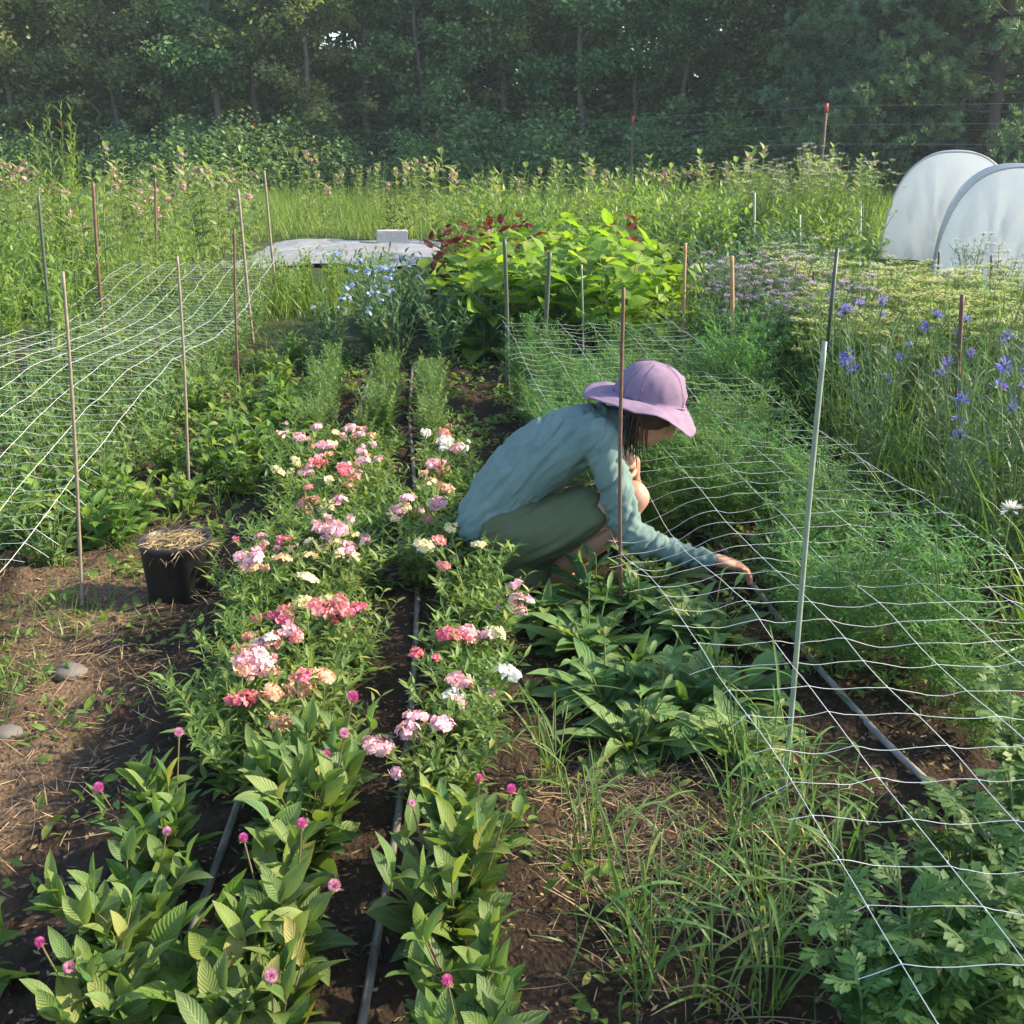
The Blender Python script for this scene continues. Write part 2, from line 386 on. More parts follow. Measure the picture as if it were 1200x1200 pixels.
def floret_cluster(name, mat, r, nf, fr, green=True, dome=.8, flat=.65, rag=.35):
    mb = MB()
    i = np.arange(nf) + .5; ph = np.arccos(1 - i / nf * dome); th = np.pi * (1 + 5 ** .5) * i
    n = np.stack([np.cos(th) * np.sin(ph), np.sin(th) * np.sin(ph), np.cos(ph)], -1)
    c = n * r * np.array([1, 1, flat]) * rnd(nf, .7, 1.15)[:, None]
    n = nrm(n + rag * rng.standard_normal((nf, 3)))
    u = nrm(np.cross(n, [.2, .3, .9])); v = np.cross(n, u)
    for k in range(5):
        a = k * 1.2566 + rng.random(nf)*.2
        d = np.cos(a)[:, None] * u + np.sin(a)[:, None] * v
        leaves(mb, c, d + .25 * n, n, fr * rnd(nf, .9, 1.1), fr * .95, rnd(nf, .2, .9), .1, 'obov', 3, tint=np.clip(rng.random(nf) * .8 + rng.random() * .2, 0, 1), mat=0)
    if green:
        m = max(6, nf // 3); e = dirs(m, .2, 1.2)
        leaves(mb, e * r * .2 - np.array([0, 0, r * .35]), e, dirs(m, 1, 1.5), r * 1.05, r * .16, .3, .2, 'lance', 2, mat=1)
        tubes(mb, bez(np.zeros((nf, 3)) - np.array([0, 0, r * .6]), c * .5, c * .97, 3), .0011, 3, 1)
    return mb.mesh(name, [mat, M['stem']])
def globe(name, mat, r):
    mb = MB(); nf = 110
    i = np.arange(nf) + .5; ph = np.arccos(1 - 2 * i / nf); th = np.pi * (1 + 5 ** .5) * i
    n = np.stack([np.cos(th) * np.sin(ph), np.sin(th) * np.sin(ph), np.cos(ph)], -1)
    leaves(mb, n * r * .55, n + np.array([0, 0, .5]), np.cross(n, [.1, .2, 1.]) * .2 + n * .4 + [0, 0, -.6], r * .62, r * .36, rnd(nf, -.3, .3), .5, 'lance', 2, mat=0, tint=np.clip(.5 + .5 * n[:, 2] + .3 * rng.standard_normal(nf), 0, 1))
    g = dirs(4, -.1, .3, np.arange(4) * 1.57)
    leaves(mb, np.zeros((4, 3)) - [0, 0, r * .85], g, [0, 0, 1.], r * 1.5, r * .8, .4, .2, 'ovate', 3, mat=1)
    return mb.mesh(name, [mat, M['gom']])

FL = {}
for c in ('coral', 'hot pink', 'pale pink', 'white', 'cream', 'peach'):
    FL[c] = [floret_cluster('phlox_head', P[c], .027, 15, .0145, flat=.4, rag=.55), floret_cluster('phlox_head', P[c], .036, 22, .015, flat=.4, rag=.6), floret_cluster('phlox_head', P[c], .018, 7, .014, flat=.5, rag=.5)]
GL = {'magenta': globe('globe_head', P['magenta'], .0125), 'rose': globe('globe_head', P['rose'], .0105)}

def protos(fn, n): return [fn(i) for i in range(n)]
def gomphrena(i):
    mb = MB(); ns = 13
    tips, _ = stems_leafy(mb, ns, .18, .12, 4, .115, .05, 0, 1, .55, 'ell', (.45, 1.1), .0028, 6, .38, .05, .22, True, (1.05, .6), .025)
    # broad basal leaves
    n = 16; leaves(mb, np.zeros((n, 3)) + [0, 0, .02], dirs(n, .35, 1.0), dirs(n, .9, 1.5), rnd(n, .11, .15), rnd(n, .045, .062), rnd(n, .1, 1.0), .35, 'ell', 6, mat=0, wave=.05)
    nf = (2, 1, 2, 1, 3)[i]; a = rng.random(nf) * 6.28; r = rnd(nf, .03, .12); h = rnd(nf, .2, .27)
    e = np.stack([np.cos(a) * r, np.sin(a) * r, h], -1)
    tubes(mb, bez(e * [.4, .4, .3], e * [.8, .8, .7], e, 6), .0015, 5, 1)
    return mb.mesh('globe_amaranth', [M['gom'], M['rstem']]), e
GOM = protos(gomphrena, 5)
def phlox(i):
    mb = MB(); ns = 34
    tips, T = stems_leafy(mb, ns, .20, .165, 9, .054, .0145, 0, 1, .6, 'lance', (.1, .9), .0018, 3, .3, .0, .08, True, (1., .8), .04)
    n = 60; leaves(mb, dirs(n, .1, .9) * .1, dirs(n, .0, .9), [0, 0, 1.], rnd(n, .04, .06), rnd(n, .011, .016), rnd(n, .2, 1.), .3, 'lance', 3, mat=0)
    return mb.mesh('phlox', [M['phl'], M['stem']]), tips
PHL = protos(phlox, 6)
def stalkp(i):
    mb = MB(); ns = 13
    stems_leafy(mb, ns, .34, .085, 20, .06, .013, 0, 1, .5, 'lance', (.3, 1.0), .002, 3, .3, 0, .03, True, (1.1, .5), .02)
    return mb.mesh('upright_plant', [M['stalk'], M['stem']])
STK = protos(stalkp, 4)
def rosette(i):
    mb = MB(); n = 24
    e = dirs(n, .15, 1.15); B = e * [.02, .02, .01]
    leaves(mb, B, e, [0, 0, 1.], rnd(n, .13, .22), rnd(n, .042, .065), rnd(n, .5, 1.5), .35, 'obov' if i % 2 else 'ell', 7, mat=0, wave=.08)
    n = 14; e = dirs(n, .5, 1.3)
    leaves(mb, e * [.02, .02, .03], e, [0, 0, 1.], rnd(n, .06, .12), rnd(n, .02, .035), rnd(n, .3, 1.), .35, 'ell', 5, mat=0, wave=.06)
    if i != 1: stems_leafy(mb, 5, .17, .09, 4, .09, .032, 0, 1, .8, 'ell', (.2, .8), .003, 5, .35, .06, .3, False)
    return mb.mesh('broadleaf_seedling', [M['ros'], M['stem']])
ROS = protos(rosette, 5)
def grasst(i, n=11, h=(.14, .36), w=(.006, .0125)):
    mb = MB()
    e = dirs(n, .75, 1.5); B = np.stack([rng.standard_normal(n) * .025, rng.standard_normal(n) * .025, np.zeros(n)], -1)
    leaves(mb, B, e, dirs(n, .3, 1.2), rnd(n, *h), rnd(n, *w), rnd(n, .2, 2.), .3, 'grass', 8, mat=0)
    k = 4; e = dirs(k, 1.1, 1.5); B = rng.standard_normal((k, 3)) * [.02, .02, 0]
    L = rnd(k, .15, .3)
    C = bez(B, B + e * L[:, None] * .5, B + e * L[:, None], 5); tubes(mb, C, .0018, 4, 1)
    for j in (2, 3, 4): leaves(mb, C[:, j], dirs(k, .3, 1.1), [0, 0, 1.], rnd(k, .1, .2), rnd(k, .006, .011), rnd(k, .3, 1.6), .3, 'grass', 7, mat=0)
    n = 8; leaves(mb, B[:1].repeat(n, 0) + rng.standard_normal((n, 3)) * [.03, .03, 0], dirs(n, .1, .9), [0, 0, 1.], rnd(n, .08, .2), .005, rnd(n, .5, 1.8), .2, 'grass', 6, mat=2)
    return mb.mesh('grass_clump', [M['grass'], M['stem'], M['straw']])
GRS = protos(grasst, 5)
TGR = [grasst(i, 44, (.35, .75), (.006, .014)) for i in range(3)]
def lobed(mb, B, D, N, L, mat=0):
    """pinnately lobed leaf: a rachis of pairs of small toothed leaflets"""
    n = len(B); D = nrm(D); N = nrm(N - (N * D).sum(-1, keepdims=True) * D); Sd = np.cross(D, N)
    L = np.broadcast_to(L, (n,))
    for s, w in ((.3, .45), (.5, .55), (.7, .5)):
        for sg in (-1, 1):
            d = D * .7 + Sd * sg * .75 - N * .15
            leaves(mb, B + D * (L * s)[:, None], d, N, L * w, L * w * .5, rnd(n, 0, .7), .2, 'obov', 3, mat=mat)
    leaves(mb, B + D * (L * .75)[:, None], D, N, L * .5, L * .3, .4, .2, 'obov', 3, mat=mat)
    leaves(mb, B, D, N, L * .9, L * .12, .2, .2, 'x', 3, mat=mat)
def mum(i):
    mb = MB(); ns = 12
    az = rng.random(ns) * 6.28; sp = .14 * rng.random(ns) ** .6
    p2 = np.stack([np.cos(az) * sp, np.sin(az) * sp, rnd(ns, .16, .3)], -1); C = bez(p2 * [.1, .1, 0], p2 * [.5, .5, .7], p2, 7)
    tubes(mb, C, .0022, 5, 1)
    for j in range(1, 7):
        for q in range(2): lobed(mb, C[:, j], dirs(ns, .1, .9), np.tile([0, 0, 1.], (ns, 1)), rnd(ns, .042, .07))
    return mb.mesh('lobed_leaf_plant', [M['mum'], M['stem']])
MUM = protos(mum, 3)
def feather(i, h=.34, spread=.15, ns=14, mat='fea', name='feathery_plant'):
    mb = MB(); az = rng.random(ns) * 6.28; sp = spread * rng.random(ns) ** .7
    p2 = np.stack([np.cos(az) * sp, np.sin(az) * sp, h * rnd(ns, .6, 1.1)], -1); C = bez(p2 * [.1, .1, 0], p2 * [.4, .4, .7], p2, 8)
    tubes(mb, C, .0018, 4, 1)
    for j in range(1, 8):
        for q in range(2):
            d = dirs(ns, .1, 1.0); L = rnd(ns, .06, .10) * (1.2 - .07 * j)
            leaves(mb, C[:, j], d, [0, 0, 1.], L, .0022, .4, .1, 'x', 3, mat=0, mid=False)
            Sd = nrm(np.cross(d, np.array([0, 0, 1.])))
            for s in (.25, .45, .65, .85, 1.):
                b = C[:, j] + d * (L * s)[:, None] - [0, 0, .004 * s]
                for sg in (-1, 1):
                    leaves(mb, b, d * .8 + Sd * sg + .4 * rng.standard_normal((ns, 3)), [0, 0, 1.], L * .36, .006, .3, .1, 'lance', 2, mat=0, mid=False)
    return mb.mesh(name, [M[mat], M['stem']])
FEA = protos(feather, 4)
def leafy(name, mat, h, spread, ns, nl, L, W, kind='ell', n=3, bend=.7, up=(.1, .8), wave=.05, opp=False, seg=5, smat='stem'):
    r = []
    for i in range(n):
        mb = MB(); tips, _ = stems_leafy(mb, ns, h, spread, nl, L, W, 0, 1, bend, kind, up, .003, seg, .3, wave, .08, opp, (1.1, .7), spread * .3)
        r.append((mb.mesh(name, [M[mat], M[smat]]), tips))
    return r
LUSH = leafy('leafy_green', 'lush', .2, .13, 12, 6, .1, .042)
LEFTP = leafy('netted_plant', 'ros', .3, .17, 14, 8, .085, .022, 'lance')
BLU = leafy('bluish_plant', 'blue', .5, .24, 18, 11, .1, .03, 'lance', up=(.2, 1.))
BEAN = leafy('bean_plant', 'bean', .62, .36, 16, 8, .18, .13, 'ovate', up=(-.1, .6), bend=.8)
RED = leafy('red_leaf_plant', 'red', .78, .22, 9, 10, .16, .085, 'ovate', up=(0, .8))
MIX = leafy('leafy_perennial', 'mead', .7, .28, 18, 12, .11, .035, 'lance', up=(.2, 1.))
DRK = leafy('dark_leafy_plant', 'blue', .75, .35, 18, 11, .12, .05, 'ell', up=(0, .8))
def tallstem(name, mat, h, spread, ns, nl, L, W, kind='lance', n=3, **k):
    return leafy(name, mat, h, spread, ns, nl, L, W, kind, n, **k)
CORN = tallstem('cornflower_plant', 'corn', .85, .22, 14, 15, .13, .013, up=(.3, 1.1), wave=0, seg=3)
GOLD = tallstem('meadow_stalk', 'mead', 1.05, .22, 7, 26, .09, .014, up=(.2, 1.0), wave=0, seg=3)
def milk(i):
    mb = MB(); ns = 3 + i % 2
    az = rng.random(ns) * 6.28; sp = .2 * rng.random(ns)
    p2 = np.stack([np.cos(az) * sp, np.sin(az) * sp, rnd(ns, .95, 1.25)], -1); C = bez(p2 * [.5, .5, 0], p2 * [.6, .6, .6], p2, 10)
    tubes(mb, C, .006, 5, 1)
    for j in range(1, 10):
        for sg in (0, np.pi):
            a = az + j * 1.57 + sg; e = rnd(ns, .3, .95) + (.25 if j > 7 else 0)
            d = np.stack([np.cos(a) * np.cos(e), np.sin(a) * np.cos(e), np.sin(e)], -1)
            leaves(mb, C[:, j], d, [0, 0, 1.], rnd(ns, .16, .23) * (1.15 - .05 * j), rnd(ns, .06, .09), rnd(ns, .2, .9), .35, 'ell', 5, mat=0, wave=.04)
    return mb.mesh('milkweed', [M['milk'], M['stem']]), np.concatenate([C[:, 9], C[:, 8] + [.05, .03, 0]])
MLK = protos(milk, 4)
MHEAD = floret_cluster('milkweed_umbel', P['dusty'], .05, 30, .02, True, 1.5, .8, .6)
def umbel(i, mat='umb', pm='lacy', h=.85, sp0=.22, nu=20, name='umbel_plant', ur=.05, bit=.02):
    mb = MB(); ns = nu
    az = rng.random(ns) * 6.28; sp = sp0 * rng.random(ns) ** .6
    p2 = np.stack([np.cos(az) * sp, np.sin(az) * sp, h * rnd(ns, .75, 1.05)], -1); C = bez(p2 * [.15, .15, 0], p2 * [.4, .4, .6], p2, 8)
    tubes(mb, C, .0028, 4, 1)
    for j in range(1, 7):
        d = dirs(ns, .1, 1.1); L = rnd(ns, .08, .16); Sd = nrm(np.cross(d, np.array([0, 0, 1.])))
        for s in (.3, .5, .7, .9, 1.):
            for sg in (-1, 1):
                leaves(mb, C[:, j] + d * (L * s)[:, None], d + Sd * sg * .9 + .4 * rng.standard_normal((ns, 3)), [0, 0, 1.], L * .48, .014, .3, .1, 'lance', 2, mat=0, mid=False)
    nr = 12
    for q in range(nr):
        a = q * 6.283 / nr + rng.random(ns); rr = rnd(ns, .3, 1.) * ur
        e = p2 + np.stack([np.cos(a) * rr, np.sin(a) * rr, .03 + 0 * a], -1)
        tubes(mb, bez(p2, (p2 + e) / 2 + [0, 0, .006], e, 3), .0009, 3, 1)
        for z in range(3):
            leaves(mb, e + rng.standard_normal((ns, 3)) * .006, dirs(ns, .0, .4), [0, 0, 1.], bit, bit * .9, .4, .1, 'ell', 2, mat=2, mid=False)
    return mb.mesh(name, [M[mat], M['stem'], P[pm]])
UMB = [umbel(i, pm='chart') for i in range(2)] + [umbel(3, pm='chart')]
WUMB = [umbel(i, 'corn', 'lacy', .9, .24, 16, 'white_lace_plant', .07) for i in range(2)]
LIL = [umbel(i, 'corn', 'lilac', .9, .24, 30, 'lilac_flower_plant', .022, .013) for i in range(2)]
FLEA = [umbel(i, 'mead', 'lacy', 1.3, .34, 30, 'white_flower_bush', .03, .017) for i in range(2)]
def spiky(mat):
    mb = MB(); n = 26; e = dirs(n, -.1, 1.2)
    leaves(mb, e * .006, e, dirs(n, .5, 1.5), rnd(n, .016, .026), rnd(n, .006, .009), rnd(n, -.2, .6), .4, 'obov', 3, mat=0)
    m = 14; e = dirs(m, -.9, .2); leaves(mb, e * .003 - [0, 0, .012], [0, 0, 1.], e, .016, .008, -.3, .3, 'ovate', 2, mat=1)
    return mb.mesh('cornflower_head', [mat, M['corn']])
CHEAD = spiky(P['blue'])
CPALE = floret_cluster('cornflower_head', P['white'], .014, 20, .018, True, 1.1)

# ------------------------------------------------------------------ planting
def put(name, me, x, y, sc, label, cat, group, rz=None, dz=0.):
    o = ob(name, me, None, (x, y, float(gz(x, y)) + dz), rng.random() * 6.28 if rz is None else rz, sc)
    tag(o, label, cat, group); return o
def head(name, me, par, p, sc=1., tilt=.35, label=None):
    o = ob(name, me, par, p, 0, sc)
    o.rotation_euler = (rng.standard_normal() * tilt, rng.standard_normal() * tilt, rng.random() * 6.28)
    if label: o['label'] = label
    return o
used = []
LROWS = (-.79, -.43, -.09)
RN = ('left', 'middle', 'right')
# globe amaranths in the near end of the three rows
for r, x0 in enumerate(LROWS):
    ys = [1.42, 1.66, 1.92] if r == 0 else [1.36, 1.6, 1.84, 2.08] if r == 1 else [1.4, 1.62, 1.88]
    for i, y in enumerate(ys):
        me, e = GOM[(r * 3 + i) % 5]
        x = x0 + (.09 if r == 0 else .02) - .07 * (y - 1.5) + rng.standard_normal() * .02
        o = put('globe_amaranth', me, x, y + rng.standard_normal() * .02, rnd(1, 1.02, 1.25)[0], f'{nth(i + 1)} broad leaved globe amaranth from the front edge in the {RN[r]} row', 'plant', 'globe amaranths at the front of the flower bed')
        for q in range(len(e)):
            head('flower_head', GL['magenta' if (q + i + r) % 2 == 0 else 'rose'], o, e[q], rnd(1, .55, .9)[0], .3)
# phlox
pal = ['coral', 'pale pink', 'hot pink', 'pale pink', 'cream', 'pale pink', 'peach', 'coral', 'pale pink', 'white']
fixed = {(0, 0): ['peach', 'hot pink'], (0, 1): ['hot pink', 'white'], (0, 2): ['coral'], (0, 3): ['coral', 'hot pink'], (1, 0): ['peach'], (1, 1): ['coral', 'pale pink'], (1, 2): ['hot pink', 'coral'], (1, 3): ['cream'], (1, 4): ['cream', 'pale pink'],
         (2, 0): ['pale pink'], (2, 1): ['pale pink', 'white'], (2, 2): ['hot pink'], (2, 3): ['cream', 'pale pink'], (2, 4): ['pale pink']}
for r, x0 in enumerate(LROWS):
    y = (2.2, 2.32, 2.12)[r]; i = 0
    while y < 4.85:
        me, tips = PHL[int(rng.integers(6))]
        x = x0 + ((.085 if 2.7 < y < 3.8 else .13 if y < 2.7 else .05), -.02, -.1 if 3.2 < y < 4.0 else .02)[r] - (.045, .06, .07)[r] * (y - 1.5) + rng.standard_normal() * .035
        cs = fixed.get((r, i)) or list({pal[int(rng.integers(10))], pal[int(rng.integers(10))]})
        o = put('phlox', me, x, y, rnd(1, .9, 1.12)[0], f'{" and ".join(cs)} phlox, {nth(i + 1)} of the {RN[r]} row beyond the globe amaranths', 'plant', 'phlox in the flower bed')
        k = 2 if r == 2 and 3.2 < y < 4.0 else int(rng.integers(4, 8))
        c0 = int(rng.integers(len(tips))); dd = np.linalg.norm(tips - tips[c0], axis=1) - .6 * tips[:, 2]; order = np.argsort(dd)[::2]
        for q in range(k):
            t = tips[order[q]]
            head('flower_head', FL[cs[q % len(cs)]][int(rng.integers(3))], o, t + [0, 0, .012], rnd(1, .65, 1.08)[0], .3)
        y += .2 + .03 * rng.random(); i += 1
# three rows of upright young plants
for r, x0 in enumerate((-1.0, -.7, -.42)):
    y = (5.0, 5.1, 5.0)[r]; i = 0
    while y < 6.4:
        x = x0 - .05 * (y - 5.3) + rng.standard_normal() * .02
        put('upright_plant', STK[int(rng.integers(4))], x + rng.standard_normal() * .02, y, rnd(1, .72, 1.12)[0] * np.array([1.25, 1.25, .9]), f'{nth(i + 1)} pale green upright plant behind the phlox in the {RN[r]} row', 'plant', 'upright young plants in rows')
        y += .15; i += 1
# broadleaf seedlings right of the bare strip
pts = [(640, 725), (700, 722), (752, 735), (690, 770), (745, 790), (800, 752), (712, 830), (770, 828), (828, 770), (740, 880), (800, 850), (850, 842), (620, 690), (770, 700), (860, 900)]
pts.sort(key=lambda p: p[0] + .01 * p[1])
for i, (px, py) in enumerate(pts):
    g = atZ(px, py); put('broadleaf_seedling', ROS[i % 5], g[0], g[1], rnd(1, .95, 1.25)[0], f'{nth(i + 1)} broad leaved rosette from the left in front of the crouching person', 'plant', 'broadleaf rosettes beside the net')
BRD = leafy('broad_seedling', 'lush', .17, .1, 5, 3, .16, .08, 'ovate', bend=.5, up=(.2, .9))
for px, py, k, lab in ((300, 1195, 0, 'large leaved bright seedling at the front edge between the flower rows'), (230, 1205, 1, 'large leaved seedling over the left hose at the front edge'), (-8, 1150, 2, 'broad leaved seedling cut off at the lower left corner')):
    g = atZ(px, py); put('broad_seedling', BRD[k][0], g[0], g[1], .95, lab, 'plant', None)
# grass clumps at the near right
pts = [(690, 1010), (742, 1085), (820, 1050), (880, 1060), (905, 1130), (860, 1000), (925, 1010), (830, 1180), (760, 1160), (900, 1190), (960, 1100), (1000, 1160), (935, 950), (880, 930), (650, 930), (980, 1040)]
pts.sort(key=lambda p: -p[1])
for i, (px, py) in enumerate(pts):
    g = atZ(px, py); put('grass_clump', GRS[i % 5], g[0], g[1], rnd(1, .75, 1.1)[0], f'{nth(i + 1)} green grass clump from the front edge left of the pale green stake', 'grass', 'grass clumps beside the right net')
# lobed plants at the near right corner
pts = [(1100, 1190), (1180, 1190), (1120, 1080), (1190, 1090), (1185, 1000), (1010, 1225), (1190, 930), (1060, 1230)]
pts.sort(key=lambda p: -p[1])
for i, (px, py) in enumerate(pts):
    g = atZ(px, py + 30); put('lobed_leaf_plant', MUM[i % 3], g[0], g[1], rnd(1, .85, 1.1)[0], f'{nth(i + 1)} bright green lobed leaf plant from the front edge under the right net', 'plant', 'lobed leaf plants under the right net')
# feathery plants under the right net
i = 0
for r, b in enumerate((.62, .86, 1.1, 1.34)):
    y = (3.75, 2.95, 2.75, 2.4)[r]; k = 0
    while y < 6.3:
        x = b - .11 * (y - 1.1) + rng.standard_normal() * .03
        if not (x < .62 and y < 3.5) and not (x < .84 and y < 3.68):
            k += 1; put('feathery_plant', FEA[i % 4], x, y, rnd(1, .8, 1.4)[0], f'{nth(k)} feathery plant from the bare soil in the {nth(r + 1)} row from the person', 'plant', 'feathery plants under the right net')
        y += .21; i += 1
# left net planting
i = 0
for r, b in enumerate((-1.62, -1.88, -2.14, -2.4, -2.66)):
    y = (3.7, 3.3, 4.3, 5.2, 5.6)[r]; k = 0
    while y < 9.6:
        x = b - .094 * (y - 2.77) + rng.standard_normal() * .03; k += 1
        put('netted_plant', LEFTP[i % 3][0], x, y, rnd(1, .8, 1.1)[0], f'{nth(k)} narrow leaved plant from the near end, {nth(r + 1)} row under the left net', 'plant', 'plants under the left net')
        y += .3; i += 1
# lush greens between the left net and the flower bed
i = 0; lst = []
for px, py in [(250, 560), (215, 600), (285, 540), (255, 520), (310, 520), (330, 560), (290, 580), (240, 490), (290, 490), (330, 490), (200, 560), (345, 525), (130, 640), (60, 640), (90, 600), (160, 620), (20, 620), (120, 600), (330, 455), (345, 430), (310, 440)]:
    lst.append(atZ(px, py))
lst.sort(key=lambda g: g[1])
for i, g in enumerate(lst):
    put('leafy_green', LUSH[i % 3][0], g[0], g[1], rnd(1, .85, 1.25)[0], f'{nth(i + 1)} bright leafy green from the front between the left net and the phlox', 'plant', 'leafy greens beside the left net')
# middle distance: bluish plants, beans, red leaf plants
def field(name, pr, pts, label, cat, group, sc=(.85, 1.15)):
    pts = sorted(pts, key=lambda p: p[1])
    out = []
    for i, (x, y) in enumerate(pts):
        q = pr[i % len(pr)]; me = q[0] if isinstance(q, tuple) else q
        out.append((put(name, me, x, y, rnd(1, *sc)[0], label.format(nth(i + 1)), cat, group), q))
    return out
def rect(x0, x1, y0, y1, n, mn=.2):
    out = []
    for _ in range(n * 40):
        if len(out) >= n: break
        p = (x0 + (x1 - x0) * rng.random(), y0 + (y1 - y0) * rng.random())
        if all((p[0] - q[0]) ** 2 + (p[1] - q[1]) ** 2 > mn * mn for q in out): out.append(p)
    return out
bl = field('bluish_plant', BLU, rect(-1.25, -.1, 7.2, 9.4, 20, .28), '{} bluish green plant beyond the upright rows, counted from the front', 'plant', 'bluish green plants in the middle of the garden')
SKY = floret_cluster('blue_flower_head', P['sky'], .026, 7, .016, True, 1.0, .5, .6)
for o, q in bl:
    if o.location.x < -.75:
        for t in q[1][:4]: head('flower_head', SKY, o, t, rnd(1, .6, 1.)[0])
field('bean_plant', BEAN, [(-.2, 7.7), (.2, 7.5), (.6, 7.6), (.95, 7.9), (0, 8.2), (.45, 8.1), (.85, 8.4), (.3, 8.8), (-.25, 8.6), (.7, 7.2), (.75, 9.0), (.4, 9.3)], '{} big leaved lime green bean plant from the front of its mound', 'plant', 'bean plants in a mound', (1.1, 1.35))
field('red_leaf_plant', RED, [(-.55, 8.7), (-.45, 9.2), (-.15, 9.3), (.15, 9.5), (.95, 9.5)], '{} dark red leaved plant behind the lime green beans', 'plant', 'red leaved plants', (.98, 1.12))
field('leafy_perennial', MIX, rect(-3.0, -1.3, 9.6, 10.9, 13, .3), '{} leafy perennial from the front between left net and silver sheet', 'plant', 'leafy perennials before the silver sheet', (.6, .8))
field('dark_leafy_plant', DRK, rect(1.4, 3.0, 9.2, 13, 18, .35), '{} dark leafy plant from the front right of the red leaved plants', 'plant', 'dark leafy plants behind the tan stakes', (.85, 1.1))
field('leafy_perennial', MIX, rect(-.7, 3.6, 10.4, 14.5, 50, .3), '{} leafy perennial from the front behind the red leaved plants', 'plant', 'leafy perennials behind the beans', (1.05, 1.5))
field('leafy_perennial', MIX, rect(-6.5, -3.0, 6.8, 11.5, 40, .33), '{} leafy perennial from the front left of the left net', 'plant', 'leafy perennials beside the left net', (.8, 1.1))
# right side
field('feathery_plant', FEA, rect(1.0, 1.75, 5.2, 7.0, 18, .2), '{} feathery plant from the front between the net edge and the umbels', 'plant', 'feathery plants by the umbels', (1.1, 1.7))
cf = field('cornflower_plant', CORN, rect(1.5, 2.7, 3.3, 5.4, 30, .2), '{} cornflower plant from the front among grass right of the net', 'plant', 'cornflowers right of the net', (.8, 1.02))
for o, q in cf:
    for t in q[1][:int(rng.integers(1, 5))]: head('flower_head', CHEAD, o, t, rnd(1, 1., 1.5)[0], .5)
field('tall_grass_clump', TGR, rect(1.45, 2.9, 2.7, 5.6, 44, .17), '{} tall grass clump from the front along the right edge of net', 'grass', 'tall grass along the right net', (.8, 1.1))
field('umbel_plant', UMB, rect(1.6, 3.7, 5.2, 7.6, 54, .22), '{} yellow green umbel plant from the front behind the cornflowers', 'plant', 'yellow green umbels', (.66, .86))
field('leafy_perennial', MIX, rect(.75, 1.6, 6.6, 8.2, 12, .24), '{} leafy perennial from the front between the beans and wooden stake', 'plant', 'leafy perennials by the wooden stake', (.6, .85))
field('lilac_flower_plant', LIL, rect(1.3, 2.1, 6.0, 7.4, 11, .26), '{} plant with small lilac flowers from the front beside brown stakes', 'plant', 'lilac flower plants', (.68, .88))
field('white_lace_plant', WUMB, rect(2.0, 4.4, 7.7, 10., 13, .36), '{} white lace flower plant from the front before the white tunnels', 'plant', 'white lace flowers', (.58, .74))
field('white_flower_bush', FLEA, [(2.6, 12.2), (3.1, 12.0), (3.5, 12.4), (3.9, 12.1), (2.9, 12.8), (3.4, 13)], '{} tall bushy weed with small white flower heads from the front', 'plant', 'white flowered bushes', (.9, 1.08))
mb = MB(); e = np.array([.02, 0, .46]); tubes(mb, bez([0, 0, 0], [.03, .01, .25], e, 8), .0022, 5, 1)
leaves(mb, np.tile([0, 0, .1], (8, 1)), dirs(8, .4, 1.1), [0, 0, 1.], .16, .012, .7, .3, 'lance', 5, mat=0)
g = atY(1176, 600, 2.95); o = put('pale_flower', mb.mesh('pale_flower', [M['corn'], M['stem']]), g[0], g[1], 1., 'single pale flower on a thin stem at the right edge of the photo', 'flower', None, 0.)
head('flower_head', spiky(P['white']), o, e + [0, 0, .006], 1.25, .3)
# meadow beyond the garden
mk = []
for px in np.linspace(5, 300, 28): mk.append((px, 9.5 + 8 * rng.random() if px < 150 else 11 + 7 * rng.random()))
for px in np.linspace(365, 1010, 36): mk.append((px, (17 if px < 480 else 13.5) + 8 * rng.random()))
mk.sort(key=lambda p: p[0])
for i, (px, Y) in enumerate(mk):
    x = (px - 600) / FPX * (Y * CP + .4)
    me, e = MLK[i % 4]
    o = put('milkweed', me, x, Y, rnd(1, .75, 1.12)[0] * (.92 if Y < 13 else 1), f'{nth(i + 1)} milkweed from the left along the meadow before the wood', 'plant', 'milkweeds in the meadow')
    for q in range(len(e)):
        if rng.random() < .38: head('flower_head', MHEAD, o, e[q], rnd(1, .6, 1.05)[0])
pts = [p for p in rect(-9, 8, 13.5, 25, 110, .5) if not (-4.2 < p[0] < -.5 and p[1] < 19) and not (p[0] > 4 and p[1] < 18)]
field('meadow_stalk', GOLD, pts, '{} leafy meadow stalk from the front beyond the garden beds', 'plant', 'meadow stalks before the wood', (.85, 1.1))
BIG = tallstem('tall_weed', 'mead', 1.75, .3, 16, 44, .15, .022, n=1, up=(.5, 1.2), wave=0, seg=4)
g = (-4.6, 11.3); put('tall_weed', BIG[0][0], g[0], g[1], 1., 'tall feathery green weed rising above the milkweeds at the left', 'plant', None)

